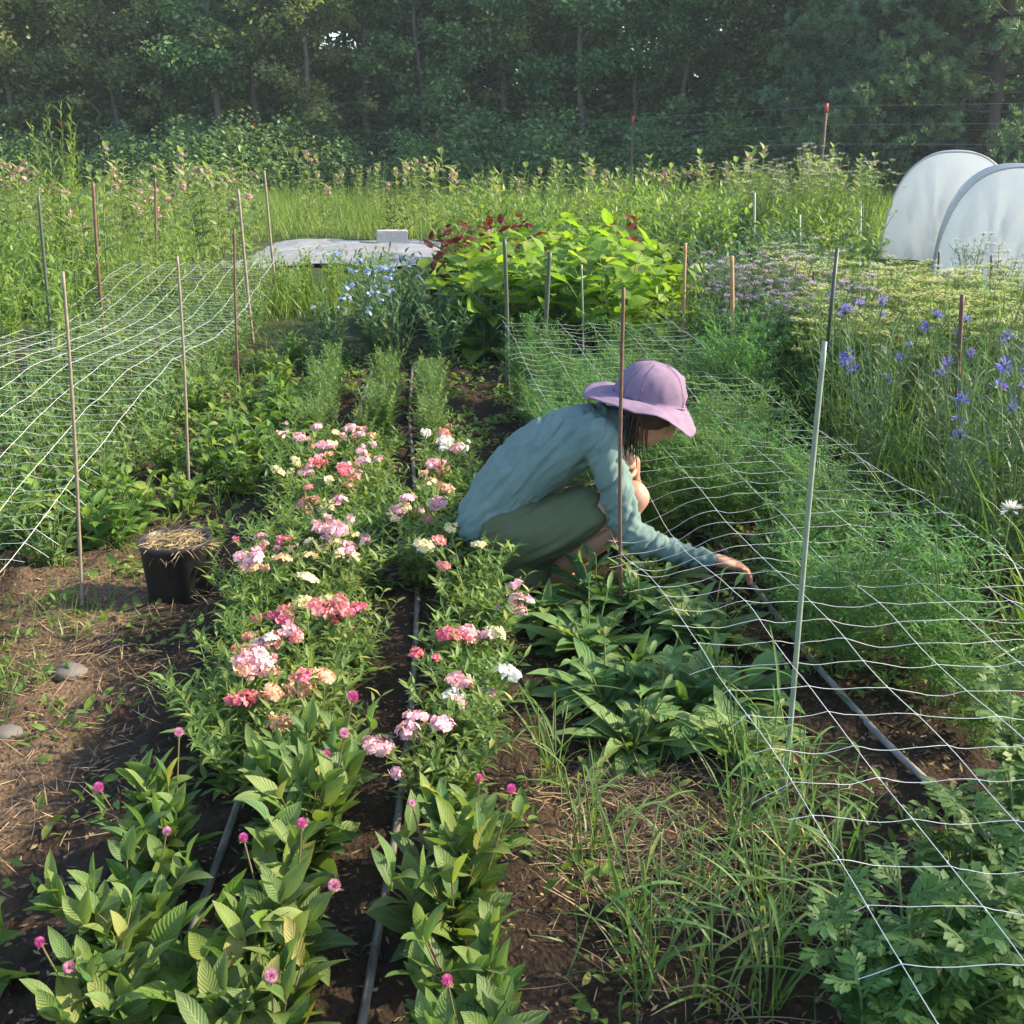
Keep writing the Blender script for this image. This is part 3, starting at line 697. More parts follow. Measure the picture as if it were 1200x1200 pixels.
# ------------------------------------------------------------------ uncountable grass and small weeds
def weeds():
    mb = MB()
    def blades(n, x, y, h, w, mt=0, e=(.6, 1.5), bend=(.2, 1.6), seg=4):
        B = np.stack([x, y, gz(x, y) - .004], -1); leaves(mb, B, dirs(n, *e), dirs(n, .3, 1.2), rnd(n, *h), rnd(n, *w), rnd(n, *bend), .2, 'grass', seg, mat=mt, mid=False)
    # left verge beside the path
    n = 2600; x = rnd(n, -2.2, -1.35); y = rnd(n, 1.9, 4.2); k = fbm(np.stack([x, y], -1) * 4, 3) > -.02
    blades(k.sum(), x[k], y[k], (.03, .13), (.003, .007))
    n = 900; x = rnd(n, -1.5, -.95); y = rnd(n, 1.7, 4.6); k = fbm(np.stack([x, y], -1) * 5 + 9, 3) > .18
    blades(k.sum(), x[k], y[k], (.03, .12), (.003, .006))
    n = 420; x = rnd(n, .1, .8); y = rnd(n, 1.4, 3.2); k = fbm(np.stack([x, y], -1) * 5 + 2, 3) > .0
    blades(k.sum(), x[k], y[k], (.04, .2), (.003, .006))
    # ground weeds: small oval leaves
    def ovals(n, x, y, L=(.015, .05), th=.1, sc=5):
        k = fbm(np.stack([x, y], -1) * sc + 4, 3) > th; x, y = x[k], y[k]; n = len(x)
        B = np.stack([x, y, gz(x, y) + rnd(n, 0, .05)], -1); l = rnd(n, *L)
        leaves(mb, B, dirs(n, -.1, 1.), dirs(n, .6, 1.5), l, l * rnd(n, .35, .55), rnd(n, .1, 1.), .3, 'ell', 4, mat=1)
    n = 3000; ovals(n, rnd(n, .0, 1.5), rnd(n, 1.4, 4.), th=.05)
    n = 1500; ovals(n, rnd(n, -1.6, -.9), rnd(n, 1.6, 4.6), th=.15)
    n = 7000; ovals(n, rnd(n, -3., -1.1), rnd(n, 3.6, 7.5), (.02, .07), -.05)
    n = 5000; ovals(n, rnd(n, -1.3, .4), rnd(n, 5.0, 7.8), (.02, .06), .0)
    n = 7000; ovals(n, rnd(n, .3, 3.), rnd(n, 3.6, 7.8), (.02, .07), -.1)
    n = 9000; x = rnd(n, -4., 4.); y = rnd(n, 4.2, 9.5); k = (lefth(x, y) < -1.0) | (x > .2); blades(k.sum(), x[k], y[k], (.06, .22), (.004, .008))
    ob('weeds', mb.mesh('weeds', [M['grass'], M['lush']]), kind='stuff')
    mb = MB()
    n = 60000; y = 9.5 + 24 * rng.random(n) ** 1.3; x = (rng.random(n) - .5) * 1.15 * y + .2
    tarp = (x > -3.9) & (x < -.8) & (y > 10.8) & (y < 17)
    tun = (x > 4.1) & (x < 6.6) & (y > 10.4) & (y < 17.2)
    k = ~(tarp | tun); x, y = x[k], y[k]; n = len(x)
    B = np.stack([x, y, gz(x, y) - .01], -1); L = rnd(n, .18, .5) * np.where(y > 20, 1.25, .85)
    leaves(mb, B, dirs(n, 1.0, 1.5), dirs(n, .0, .6), L, rnd(n, .008, .018), rnd(n, .1, 1.), .2, 'grass', 3, mid=False)
    ob('meadow_grass', mb.mesh('meadow_grass', [M['mead']]), kind='stuff')
weeds()

# ------------------------------------------------------------------ trees
def tree_mesh(i, h, w, mat, nleaf, lsz=(.09, .16), low=.06, ncl=170, crr=(.22, .5), lean=0.):
    mt, mc = MB(), MB()
    k = 14; z = np.linspace(0, 1, k)
    sway = np.cumsum(rng.standard_normal((k, 2)) * .07, 0)
    C = np.stack([sway[:, 0] + lean * z * h * .1, sway[:, 1], z * h], -1); C[0, :2] = 0
    tubes(mt, C, .11 * (1 - z) ** .8 + .012, 8, 0)
    nb = 46; s = low + (1 - low) * rng.random(nb); j = np.clip((s * (k - 1)).astype(int), 0, k - 2); u = (s * (k - 1) - j)[:, None]
    b0 = C[j] * (1 - u) + C[j + 1] * u; az = rng.random(nb) * 6.28
    ln = w * (.35 + .65 * np.sin(np.pi * np.clip(s * .9 + .12, 0, 1))) * rnd(nb, .6, 1.1)
    e = rnd(nb, .0, .7); d = np.stack([np.cos(az) * np.cos(e), np.sin(az) * np.cos(e), np.sin(e)], -1)
    b2 = b0 + d * ln[:, None]; b1 = (b0 + b2) / 2 + [0, 0, .25]
    BC = bez(b0, b1, b2, 6); tubes(mt, BC, np.linspace(.03, .006, 6)[None] * np.ones((nb, 1)), 4, 0)
    # clumps of leaves round points on the limbs
    nc = ncl; q = rng.integers(nb, size=nc); f = .2 + .8 * rng.random(nc)
    ii = np.clip((f * 5).astype(int), 0, 4); uu = (f * 5 - ii)[:, None]
    cc = BC[q, ii] * (1 - uu) + BC[q, ii + 1] * uu; cr = rnd(nc, *crr) * (w / 2.)
    tn = rng.random(nc) ** 1.3
    pk = rng.integers(nc, size=nleaf)
    pos = cc[pk] + rng.standard_normal((nleaf, 3)) * cr[pk][:, None] * [.7, .7, .5]
    L = rnd(nleaf, *lsz)
    leaves(mc, pos, dirs(nleaf, -.9, .6), dirs(nleaf, .2, 1.5), L, L * .62, rnd(nleaf, -.3, .8), .25, 'ell', 2, np.clip(tn[pk] + .15 * rng.standard_normal(nleaf), 0, 1), mid=False)
    return mt, mc
def pine_mesh(i, h, w):
    mt, mc = MB(), MB()
    k = 10; z = np.linspace(0, 1, k); C = np.stack([z * 0, z * 0, z * h], -1); C[:, :2] += np.cumsum(rng.standard_normal((k, 2)) * .03, 0)
    tubes(mt, C, .17 * (1 - z) + .02, 8, 0)
    tuft = []; tcol = []
    for lev in np.arange(.04, .98, .045):
        for q in range(6):
            az = rng.random() * 6.28; ln = w * (1 - lev) ** .7 * (.65 + .5 * rng.random()); b0 = np.array([0, 0, lev * h])
            bt = rng.random(); d = np.array([math.cos(az), math.sin(az), .12]); b2 = b0 + d * ln + [0, 0, .1 * ln]; b1 = (b0 + b2) / 2 - [0, 0, .12 * ln]
            c = bez(b0, b1, b2, 7)[0]; tubes(mt, c, np.linspace(.035, .008, 7), 4, 0)
            for m in range(2, 7):
                for z_ in range(7 if m > 2 else 2): tuft.append(c[m] + rng.standard_normal(3) * [.22, .22, .12]); tcol.append(bt)
    tuft = np.array(tuft); n = 54; T = len(tuft)
    ax = dirs(T, .1, .8)
    for q in range(n):
        d = nrm(ax + .95 * nrm(rng.standard_normal((T, 3)))); L = rnd(T, .09, .19)
        leaves(mc, tuft, d, rng.standard_normal((T, 3)), L, .014, .2, 0, 'x', 1, np.clip(np.array(tcol) + .12 * rng.standard_normal(T), 0, 1), mid=False)
    return mt, mc
def tree_obj(mt, mc, name, x, y, sc, label, group, bm, cm, rz=None):
    e = ob(name, None, None, (x, y, 0), rng.random() * 6.28 if rz is None else rz, sc); tag(e, label, 'tree', group)
    ob('trunk', mt, e); ob('crown', mc, e); return e
TD = []
for i in range(5):
    mt, mc = tree_mesh(i, 9, 2.2, 'dark', 15000, (.11, .2), .02, 230, (.14, .36)); cm = 'olive' if i in (1, 3) else 'dark'
    TD.append((mt.mesh('trunk', M['bark']), mc.mesh('crown', M[cm])))
xs = np.linspace(-19, 13.5, 24)
for i, x in enumerate(xs):
    k = (0, 2, 4, 2, 1)[i % 5] if x > -5 else (1, 3, 0, 1, 3)[i % 5]
    tree_obj(*TD[k], 'broadleaf_tree', x + rng.standard_normal() * .3, 33.5 + 2 * rng.random(), rnd(1, .85, 1.1)[0],
             f'{nth(i + 1)} slender {"olive" if k in (1, 3) else "dark green"} tree from the left in the front of the wood', 'trees at the front of the wood', 'bark', 'dark')
for i, (x, y, s_, k) in enumerate([(10.5, -.6, .82, 0), (12.5, 1.2, .9, 2)]):
    tree_obj(*TD[k], 'broadleaf_tree', x, y, s_, ('broadleaf tree', 'taller broadleaf tree')[i] + ' outside the right edge, shading the lobed leaf plants', 'trees beside the garden', 'bark', 'dark')
PN = []
for i in range(2):
    mt, mc = pine_mesh(i, 9, 3.0); PN.append((mt.mesh('trunk', M['pbark']), mc.mesh('crown', M['pine'])))
for i, (x, y, s) in enumerate([(8.8, 29.5, 1.), (12.2, 28.5, 1.1), (15.5, 30, 1.0), (10.8, 32, 1.15)]):
    tree_obj(*PN[i % 2], 'pine_tree', x, y, s, ('soft blue green pine nearest the fence post with red tip', 'soft pine standing directly behind the white tunnels', 'pine cut off by the right edge of the photo', 'taller pine rising behind the two front pines')[i], 'pines at the right of the wood', 'pbark', 'pine')
def shrubm(i):
    mb = MB(); n = 6000
    nc = 60; cc = dirs(nc, 0, 1.5) * rnd(nc, .3, 1.15)[:, None] * [1.2, 1.0, 1.2]; pk = rng.integers(nc, size=n)
    pos = cc[pk] + rng.standard_normal((n, 3)) * .2; pos[:, 2] = np.abs(pos[:, 2]); L = rnd(n, .07, .13)
    leaves(mb, pos, dirs(n, -.5, .9), dirs(n, .2, 1.5), L, L * .55, .4, .2, 'ell', 2, mid=False)
    p2 = cc[:24]; tubes(mb, bez(p2 * .05, p2 * .5, p2, 4), .012, 4, 1)
    return mb.mesh('shrub', [M['dark'], M['bark']])
SH = protos(shrubm, 3)
for i, x in enumerate(np.linspace(-17, 16, 19)):
    put('shrub', SH[i % 3], x + rng.standard_normal() * .4, 31 + 1.6 * rng.random(), rnd(1, 1., 1.7)[0], f'{nth(i + 1)} dark shrub from the left along the foot of the wood', 'shrub', 'shrubs at the foot of the wood')
for i, x in enumerate(np.linspace(-19, 18, 17)):
    put('shrub', SH[(i + 1) % 3], x + rng.standard_normal() * .4, 36 + .8 * rng.random(), rnd(1, 2.2, 2.9)[0], f'{nth(i + 1)} tall dark bush from the left between the trunks of the wood', 'shrub', 'bushes between the trunks')
def woodland():
    mb = MB()
    for y in (37.5, 41, 45, 50):
        for x in np.arange(-.56 * y, .56 * y, 2.6):
            mt, mc = tree_mesh(0, 9.5 + 3 * rng.random() + (y - 37) * .1, 2.2, 'dark', 7000, (.17, .3), .01)
            off = np.array([x + rng.standard_normal() * .6, y + rng.standard_normal() * .8, 0])
            for src, mi in ((mt, 2), (mc, 0 if rng.random() < .6 else 1)):
                for V, F, uv, t in zip(src.v, src.f, src.uv, src.t):
                    pass
                base = mb.n; o = 0
                Vs = np.concatenate(src.v) + off
                mb.v.append(Vs); mb.uv.append(np.concatenate(src.uv)); mb.t.append(np.concatenate(src.t))
                for F in src.f: mb.f.append(F + base); mb.m.append(np.full(len(F), mi, np.int32))
                mb.n += len(Vs)
    ob('woodland', mb.mesh('woodland', [M['dark'], M['olive'], M['bark']]), kind='stuff')
woodland()

# ------------------------------------------------------------------ stakes
SM = {'bamboo': plain('bamboo', (.25, .215, .16), (.17, .145, .105), .6, 30, .1), 'tan': plain('tan_wood', (.42, .26, .14), (.3, .18, .09), .7, 30, .2),
      'brown': plain('brown_steel', (.10, .055, .04), (.16, .09, .06), .6, 40, .2), 'green': plain('dark_green_steel', (.05, .07, .05), (.08, .1, .07), .5, 30, .1),
      'pale': plain('pale_green_steel', (.30, .37, .28), (.22, .28, .2), .4, 25, .05, metal=.2), 'white': plain('pale_plastic', (.5, .55, .45), (.4, .45, .36), .5)}
cut = plain('cut_top', (.5, .4, .28), (.4, .3, .2), .8)
def stake(top, base, r, mat, label, Y=None, name='garden_stake', nodes=False):
    g = atZ(*base) if Y is None else atY(base[0], base[1], Y)
    Yb = g[1]; t = atY(top[0], top[1], Yb)
    b = np.array([g[0], Yb, -.12]); g0 = np.array([g[0], Yb, 0.])
    if Y is not None: b[0] += (b[2] - g[2]) * (t[0] - g[0]) / max(.1, t[2] - g[2])
    mb = MB(); k = 26; c = np.linspace(0, 1, k)[:, None] * (t - b) + b - g0
    c[:, 0] += .006 * np.sin(np.linspace(0, 4, k) + rng.random() * 6)
    rr = r * (1 - .12 * np.linspace(0, 1, k))
    if nodes: rr = rr * (1 + .22 * (np.arange(k) % 5 == 2))
    tubes(mb, c, rr, 8, 0, cap=True)
    o = ob(name, mb.mesh(name, SM[mat]), None, g0); tag(o, label, 'stake', 'garden stakes'); return o, t
STAKES = [((73, 318), (95, 712), .0055, 'bamboo', 'thin pale stake nearest the black pot, holding the left net', None),
 ((207, 300), (222, 592), .006, 'bamboo', 'thin olive stake standing among the leafy greens beside the left net', None),
 ((275, 268), (278, 472), .008, 'brown', 'rusty brown stake at the edge of the left net beside bare soil', None),
 ((278, 222), (298, 402), .012, 'bamboo', 'sturdy leaning stake at the far right corner of the left net', None),
 ((309, 200), (327, 362), .012, 'bamboo', 'leaning tan stake in front of the silver ground sheet', None),
 ((46, 228), (62, 450), .011, 'green', 'grey green stake on the far edge of left net beside milkweeds', None),
 ((108, 213), (122, 404), .013, 'brown', 'dark stake on the far edge of left net under the tall weed', None),
 ((181, 208), (185, 366), .011, 'brown', 'dark slim stake at the far end of left net', None),
 ((590, 280), (598, 467), .014, 'green', 'dark green stake in front of the left side of the beans', None),
 ((643, 295), (637, 462), .015, 'green', 'thick dark stake in front of the middle of the beans', None),
 ((682, 310), (683, 455), .006, 'pale', 'thin pale green stake in front of the right side of beans', None),
 ((730, 337), (729, 735), .0065, 'brown', 'thin brown stake standing in front of the crouching person', None),
 ((803, 285), (803, 456), .011, 'tan', 'pale tan stake just behind the crown of the sun hat', None),
 ((858, 300), (857, 474), .014, 'tan', 'orange tan wooden stake right of the sun hat', None),
 ((900, 312), (896, 436), .010, 'brown', 'dark brown stake between the wooden stake and lilac flowers', None),
 ((953, 318), (945, 446), .012, 'brown', 'dark brown stake behind the tall pale green stake', None),
 ((1128, 345), (1122, 600), .010, 'brown', 'tall dark brown stake among the blue cornflowers', None),
 ((1076, 335), (1072, 440), .010, 'brown', 'short dark stake among the yellow green umbels', None),
 ((1100, 295), (1098, 385), .011, 'brown', 'dark stake just before the front white tunnel', None),
 ((1161, 300), (1163, 385), .010, 'brown', 'dark slim stake before the middle of the front tunnel', None),
 ((938, 252), (938, 345), .011, 'white', 'pale stake in front of the white flowered bushes', None),
 ((1009, 237), (1009, 340), .014, 'white', 'pale stake left of the back white tunnel', None),
 ((884, 226), (883, 340), .012, 'white', 'pale stake at the left side of white flowered bushes', None)]
for top, base, r, mt, lab, Y in STAKES: stake(top, base, r, mt, lab, Y, nodes=mt in ('bamboo',))
# the tall pale green stake with its thinner dark upper rod
o, t = stake((970, 400), (912, 962), .0062, 'pale', 'tall pale green leaning stake at the front holding the right net')
d = nrm(t - np.array(o.location)); mb = MB(); p = t - np.array(o.location)
tubes(mb, np.array([p - d * .02, p + d * .18]), .0038, 8, 0, cap=True); ob('upper_rod', mb.mesh('upper_rod', SM['green']), o)

# ------------------------------------------------------------------ trellis nets
NETM = plain('white_net', (.55, .6, .57), (.66, .69, .66), .5, 60)
def net(name, xl, nlines, sp, y0, y1, zf, label, amp=.018, cell=.114, r=.0007, dip=None):
    mb = MB(); n = nlines
    def pos(s, y):
        s = np.asarray(s, float); y = np.asarray(y, float)
        x = xl(y) + s * sp
        q = np.stack([s * 1.3 + y * .3, y * 2.2], -1)
        z = zf(s, y) + .02 * fbm(q + 3, 3); x = x + .012 * vnoise(q * 1.3 + 7)
        if dip is not None: dx, dz = dip(s, y); x = x + dx; z = z + dz
        return np.stack([x, y, z], -1)
    for s in range(n):
        y = np.linspace(y0, y1, int((y1 - y0) / .04)); tubes(mb, pos(np.full_like(y, s), y), r * 1.25, 4, 0)
    ns = int((y1 - y0) / cell)
    for i in range(ns + 1):
        yy = y0 + cell * i; s = np.linspace(-.0, n - 1, (n - 1) * 9 + 1)
        if dip is None or True: s = np.concatenate([np.linspace(-.4 * rng.random() - .02, -.01, 4), np.linspace(0, n - 1, (n - 1) * 9 + 1), np.linspace(n - .99, n - .98 + .4 * rng.random(), 4)])
        fr = s - np.floor(s)
        sag = amp * np.sin(np.pi * fr)
        ph = vnoise(np.stack([np.floor(s) + 31, np.full_like(s, i * 1.7)], -1))
        p = pos(s, yy + .5 * sag * ph + .012 * vnoise(np.stack([s * .8, np.full_like(s, i * 3.3)], -1)))
        p[:, 2] -= sag * (.4 + .6 * ph) + rng.uniform(-.04, .12) * (np.maximum(0, -s) + np.maximum(0, s - n + 1))
        tubes(mb, p, r, 4, 0)
        k = pos(np.arange(n), np.full(n, yy))
        tubes(mb, np.stack([k - [0, .005, 0], k, k + [0, .005, 0]], 1), np.array([[r, r * 2.1, r]]), 5, 0)
    o = ob(name, mb.mesh(name, NETM)); tag(o, label, 'net', 'trellis nets'); return o
def dipR(s, y):
    w = np.exp(-((y - 3.25) / .55) ** 2) * np.exp(-(np.maximum(0, s) / 1.6) ** 2)
    return .03 * w, -.13 * w
net('trellis_net', lambda y: .56 - .113 * (y - 1.1), 7, .170, .98, 6.55, lambda s, y: .38 + .012 * (y - 1.1) + .02 * np.sin(y * 1.1), 'white square mesh net stretched over the right bed beside the person', dip=dipR)
net('trellis_net', lambda y: -2.72 - .1 * (y - 2.77), 9, .163, 2.0, 9.9, lambda s, y: .40 + .06 * np.cos(y * 1.3) + .03 * s / 8, 'white square mesh net stretched over the left bed near the pot', amp=.022)

# ------------------------------------------------------------------ drip hoses
HM = plain('black_hose', (.025, .025, .025), (.2, .185, .16), .55, 45, .2, .003, stretch=(1, .25, 1))
DHM = plain('dusty_hose', (.14, .138, .13), (.34, .33, .31), .7, 25, .2, .003, stretch=(1, .25, 1))
def hose(pts, r, label, dusty=False):
    p = catmull(np.array(pts), 90); p[:, 2] = gz(p[:, 0], p[:, 1]) + r * 1.1 + .006; p[:, 2] = np.convolve(np.pad(p[:, 2], 4, 'edge'), np.ones(9) / 9, 'valid')
    p[:, 0] += .01 * np.sin(np.linspace(0, 9, 90) + rng.random() * 6)
    mb = MB(); tubes(mb, p, r, 12, 0)
    o = ob('drip_hose', mb.mesh('drip_hose', DHM if dusty else HM)); tag(o, label, 'hose', 'drip hoses')
    return o
hose([(-.60, 1.15), (-.61, 1.6), (-.63, 2.2), (-.70, 3.2), (-.78, 4.4), (-.85, 5.7), (-.93, 7.1)] and [(x, y, 0) for x, y in [(-.60, 1.15), (-.61, 1.6), (-.63, 2.2), (-.70, 3.2), (-.78, 4.4), (-.85, 5.7), (-.93, 7.1)]], .0092, 'black drip hose between the left and middle flower rows')
h2 = hose([(x, y, 0) for x, y in [(-.26, 1.15), (-.265, 1.6), (-.27, 2.2), (-.29, 2.9), (-.35, 3.8), (-.46, 4.8), (-.58, 5.8), (-.68, 7.1)]], .0092, 'black drip hose between the middle and right flower rows')
hose([(x, y, 0) for x, y in [(1.04, 1.95), (1.0, 2.15), (.93, 2.6), (.87, 3.05), (.78, 3.8), (.6, 5.2), (.45, 6.4)]], .0092, 'dusty drip hose on bare soil under the right net', True)
for y in (1.62, 2.5):   # wire staples over the hose
    mb = MB(); a = np.linspace(0, np.pi, 9); x0 = -.266 if y < 2 else -.276; z0 = float(gz(x0, y))
    tubes(mb, np.stack([.02 * np.cos(a), 0 * a, .034 * np.sin(a) - .0], -1), .0016, 5, 0)
    o = ob('hose_staple', mb.mesh('hose_staple', SM['brown']), None, (x0, y, z0)); tag(o, 'wire staple pinning the hose ' + ('near the front edge' if y < 2 else 'among the phlox'), 'staple', 'hose staples')

# ------------------------------------------------------------------ pot of dry weeds
def pot():
    g = atZ(212, 699); x, y = g[0], g[1]; mb = MB(); k = 40
    prof_ = [(.0, .0), (.098, .0), (.105, .006), (.116, .20), (.121, .203), (.123, .222), (.119, .226), (.113, .222), (.110, .19), (.10, .185), (0, .185)]
    a = np.linspace(0, 2 * np.pi, k, endpoint=False)
    V = np.array([[r * math.cos(t), r * math.sin(t), z] for r, z in prof_ for t in a])
    F = np.array([[i * k + j, i * k + (j + 1) % k, (i + 1) * k + (j + 1) % k, (i + 1) * k + j] for i in range(len(prof_) - 1) for j in range(k)])
    mb.add(V, F)
    o = ob('nursery_pot', mb.mesh('nursery_pot', plain('black_plastic', (.012, .012, .013), (.03, .028, .026), .45, 30, .1)), None, (x, y, float(gz(x, y)) - .004))
    tag(o, 'black plastic nursery pot full of pulled weeds on the dirt path', 'pot')
    mb = MB(); n = 420
    b = dirs(n, -.2, 1.3) * [.09, .09, .03] + [0, 0, .20]
    leaves(mb, b, dirs(n, -.2, .5), dirs(n, .3, 1.5), rnd(n, .04, .11), rnd(n, .002, .006), rnd(n, .0, 1.8), .2, 'grass', 5, mid=False)
    p = ob('pulled_weeds', mb.mesh('pulled_weeds', M['straw']), None, o.location); tag(p, 'heap of dried pulled weeds lying in the black pot', 'weeds')
pot()
# ------------------------------------------------------------------ stones, block, sheet
import bmesh
def stone(px, py, s, label):
    bm = bmesh.new(); bmesh.ops.create_icosphere(bm, subdivisions=4, radius=1)
    for v in bm.verts:
        q = np.array(v.co); f = 1 + .22 * float(fbm(q * 1.1 + px, 3)); v.co = Vector((q[0] * f * s, q[1] * f * s * .75, q[2] * f * s * .5))
    me = bpy.data.meshes.new('stone'); bm.to_mesh(me); bm.free(); me.materials.append(STM)
    for p in me.polygons: p.use_smooth = True
    g = atZ(px, py); o = ob('stone', me, None, (g[0], g[1], float(gz(g[0], g[1])) + s * .3), .4); tag(o, label, 'stone', 'stones on the path')
STM = plain('field_stone', (.085, .08, .072), (.15, .14, .125), .85, 14, .3)
stone(82, 794, .05, 'rounded grey stone lying on the path left of the flowers')
stone(8, 868, .045, 'flat pale stone at the left edge of the path')
def sheet():
    nx, ny = 60, 60; X, Y = np.meshgrid(np.linspace(-3.5, -1.0, nx), np.linspace(13.2, 16.8, ny), indexing='ij')
    p = np.stack([X, Y], -1); Z = .05 + .05 * fbm(p * 1.1, 3) + .07 * np.abs(fbm(p * [1.3, 3.2] + 8, 3)); Y = Y + .25 * fbm(p * 1.3 + 2, 2)
    X = X + .06 * fbm(p * 2, 2)
    idx = np.arange(nx * ny).reshape(nx, ny); F = np.stack([idx[:-1, :-1], idx[1:, :-1], idx[1:, 1:], idx[:-1, 1:]], -1).reshape(-1, 4)
    mb = MB(); mb.add(np.stack([X, Y, Z], -1), F)
    o = ob('ground_sheet', mb.mesh('ground_sheet', plain('silver_sheet', (.2, .215, .235), (.29, .3, .32), .4, 6, .2, .05)))
    md = o.modifiers.new('thick', 'SOLIDIFY'); md.thickness = .004
    tag(o, 'wrinkled silver ground sheet spread out at the meadow edge', 'ground sheet')
    bm = bmesh.new(); bmesh.ops.create_cube(bm, size=1, matrix=Matrix.Diagonal((.46, .3, .2, 1))); bmesh.ops.bevel(bm, geom=list(bm.edges), offset=.015, segments=2, affect='EDGES')
    me = bpy.data.meshes.new('concrete_block'); bm.to_mesh(me); bm.free(); me.materials.append(plain('concrete', (.34, .34, .33), (.44, .43, .41), .9, 20, .3))
    q = atY(460, 284, 16.3); o = ob('concrete_block', me, None, (q[0], 16.3, .15), .1); tag(o, 'grey block weighing down the far edge of silver sheet', 'block')
sheet()
# ------------------------------------------------------------------ white tunnels
FAB = leafmat('row_cover', (.80, .82, .83), (.84, .86, .86), .55, .6, spots=.06, trc=(1, 1, 1), spec=.2)
HOOP = plain('hoop', (.45, .47, .48), (.5, .5, .5), .4, metal=.3)
def tunnel(cx, y0, hw, h, ln, label):
    e = ob('row_tunnel', None, None, (cx, y0, 0), R(-21)); tag(e, label, 'tunnel', 'white row tunnels')
    a = np.linspace(0, np.pi, 41)
    def arch(y, r=1.): return np.stack([-hw * r * np.sign(np.cos(a)) * np.abs(np.cos(a)) ** .8, y + 0 * a, h * r * np.sin(a) ** .75], -1)
    mb = MB(); ny = 28; rows = []
    for q, y in enumerate(np.linspace(0, ln, ny)):
        s = abs(math.sin(q / (ny - 1) * np.pi * 3)); rows.append(arch(y, 1 - .02 * s))
    V = np.stack(rows); V += (.012 * fbm(V * 4, 3))[..., None] * [1, 0, 1]
    idx = np.arange(ny * 41).reshape(ny, 41); F = np.stack([idx[:-1, :-1], idx[1:, :-1], idx[1:, 1:], idx[:-1, 1:]], -1).reshape(-1, 4)
    mb.add(V, F, None, .5); ob('cover', mb.mesh('cover', FAB), e)
    mb = MB(); rr = np.linspace(0, 1, 16); V = np.stack([arch(.0, 1.) * [r, 1, r] for r in rr])
    xz = V[..., [0, 2]]; V[..., 1] += .15 * fbm(xz * np.array([8., 2.6]), 4) * (1 - rr[:, None] ** 4) - .05 * (1 - rr[:, None] ** 2)
    idx = np.arange(16 * 41).reshape(16, 41); F = np.stack([idx[:-1, :-1], idx[1:, :-1], idx[1:, 1:], idx[:-1, 1:]], -1).reshape(-1, 4)
    mb.add(V, F, None, .6); ob('end_panel', mb.mesh('end_panel', FAB), e)
    for y in (0.0, ln / 3, ln * 2 / 3, ln):
        mb = MB(); tubes(mb, arch(y, 1.008), .012, 6, 0); ob('hoop', mb.mesh('hoop', HOOP), e)
tunnel(5.62, 14.2, .78, 1.36, 1.6, 'white fabric tunnel partly hidden behind the front tunnel')
tunnel(5.0, 10.9, .72, 1.25, 1.5, 'white fabric tunnel nearest, with its arched end facing us')
# ------------------------------------------------------------------ deer fence
def fence():
    e = ob('wire_fence', None, None, (0, 30, 0)); tag(e, 'thin wire fence on posts with red tips before the wood', 'fence')
    ps = [(-13.5, 34 - 30, 2.1), (-7.5, 33 - 30, 2.0), atY(511, 157, 32), atY(742, 136, 30), atY(969, 121, 26), (13., 22 - 30, 2.3)]
    red = plain('red_tip', (.5, .06, .03), (.4, .05, .03), .5); pm = plain('fence_post', (.07, .06, .05), (.12, .08, .06), .7); wm = plain('fence_wire', (.2, .2, .2), None, .4, metal=.8)
    tops = []
    for p in ps:
        x, y, z = (p[0], p[1], p[2]) if p[1] < 8 else (p[0], p[1] - 30, p[2]); tops.append((x, y, z))
        mb = MB(); tubes(mb, np.array([[x, y, -.2], [x, y, z - .2]]), .035, 8, 0, cap=True); o = ob('post', mb.mesh('post', pm), e)
        mb = MB(); tubes(mb, np.array([[x, y, z - .2], [x, y, z]]), .042, 8, 0, cap=True); ob('red_tip', mb.mesh('red_tip', red), o)
    mb = MB(); tp = np.array(tops)
    for f in (.97, .8, .62): 
        q = tp.copy(); q[:, 2] *= f; tubes(mb, q, .006, 4, 0)
    ob('wire', mb.mesh('wire', wm), e)
fence()

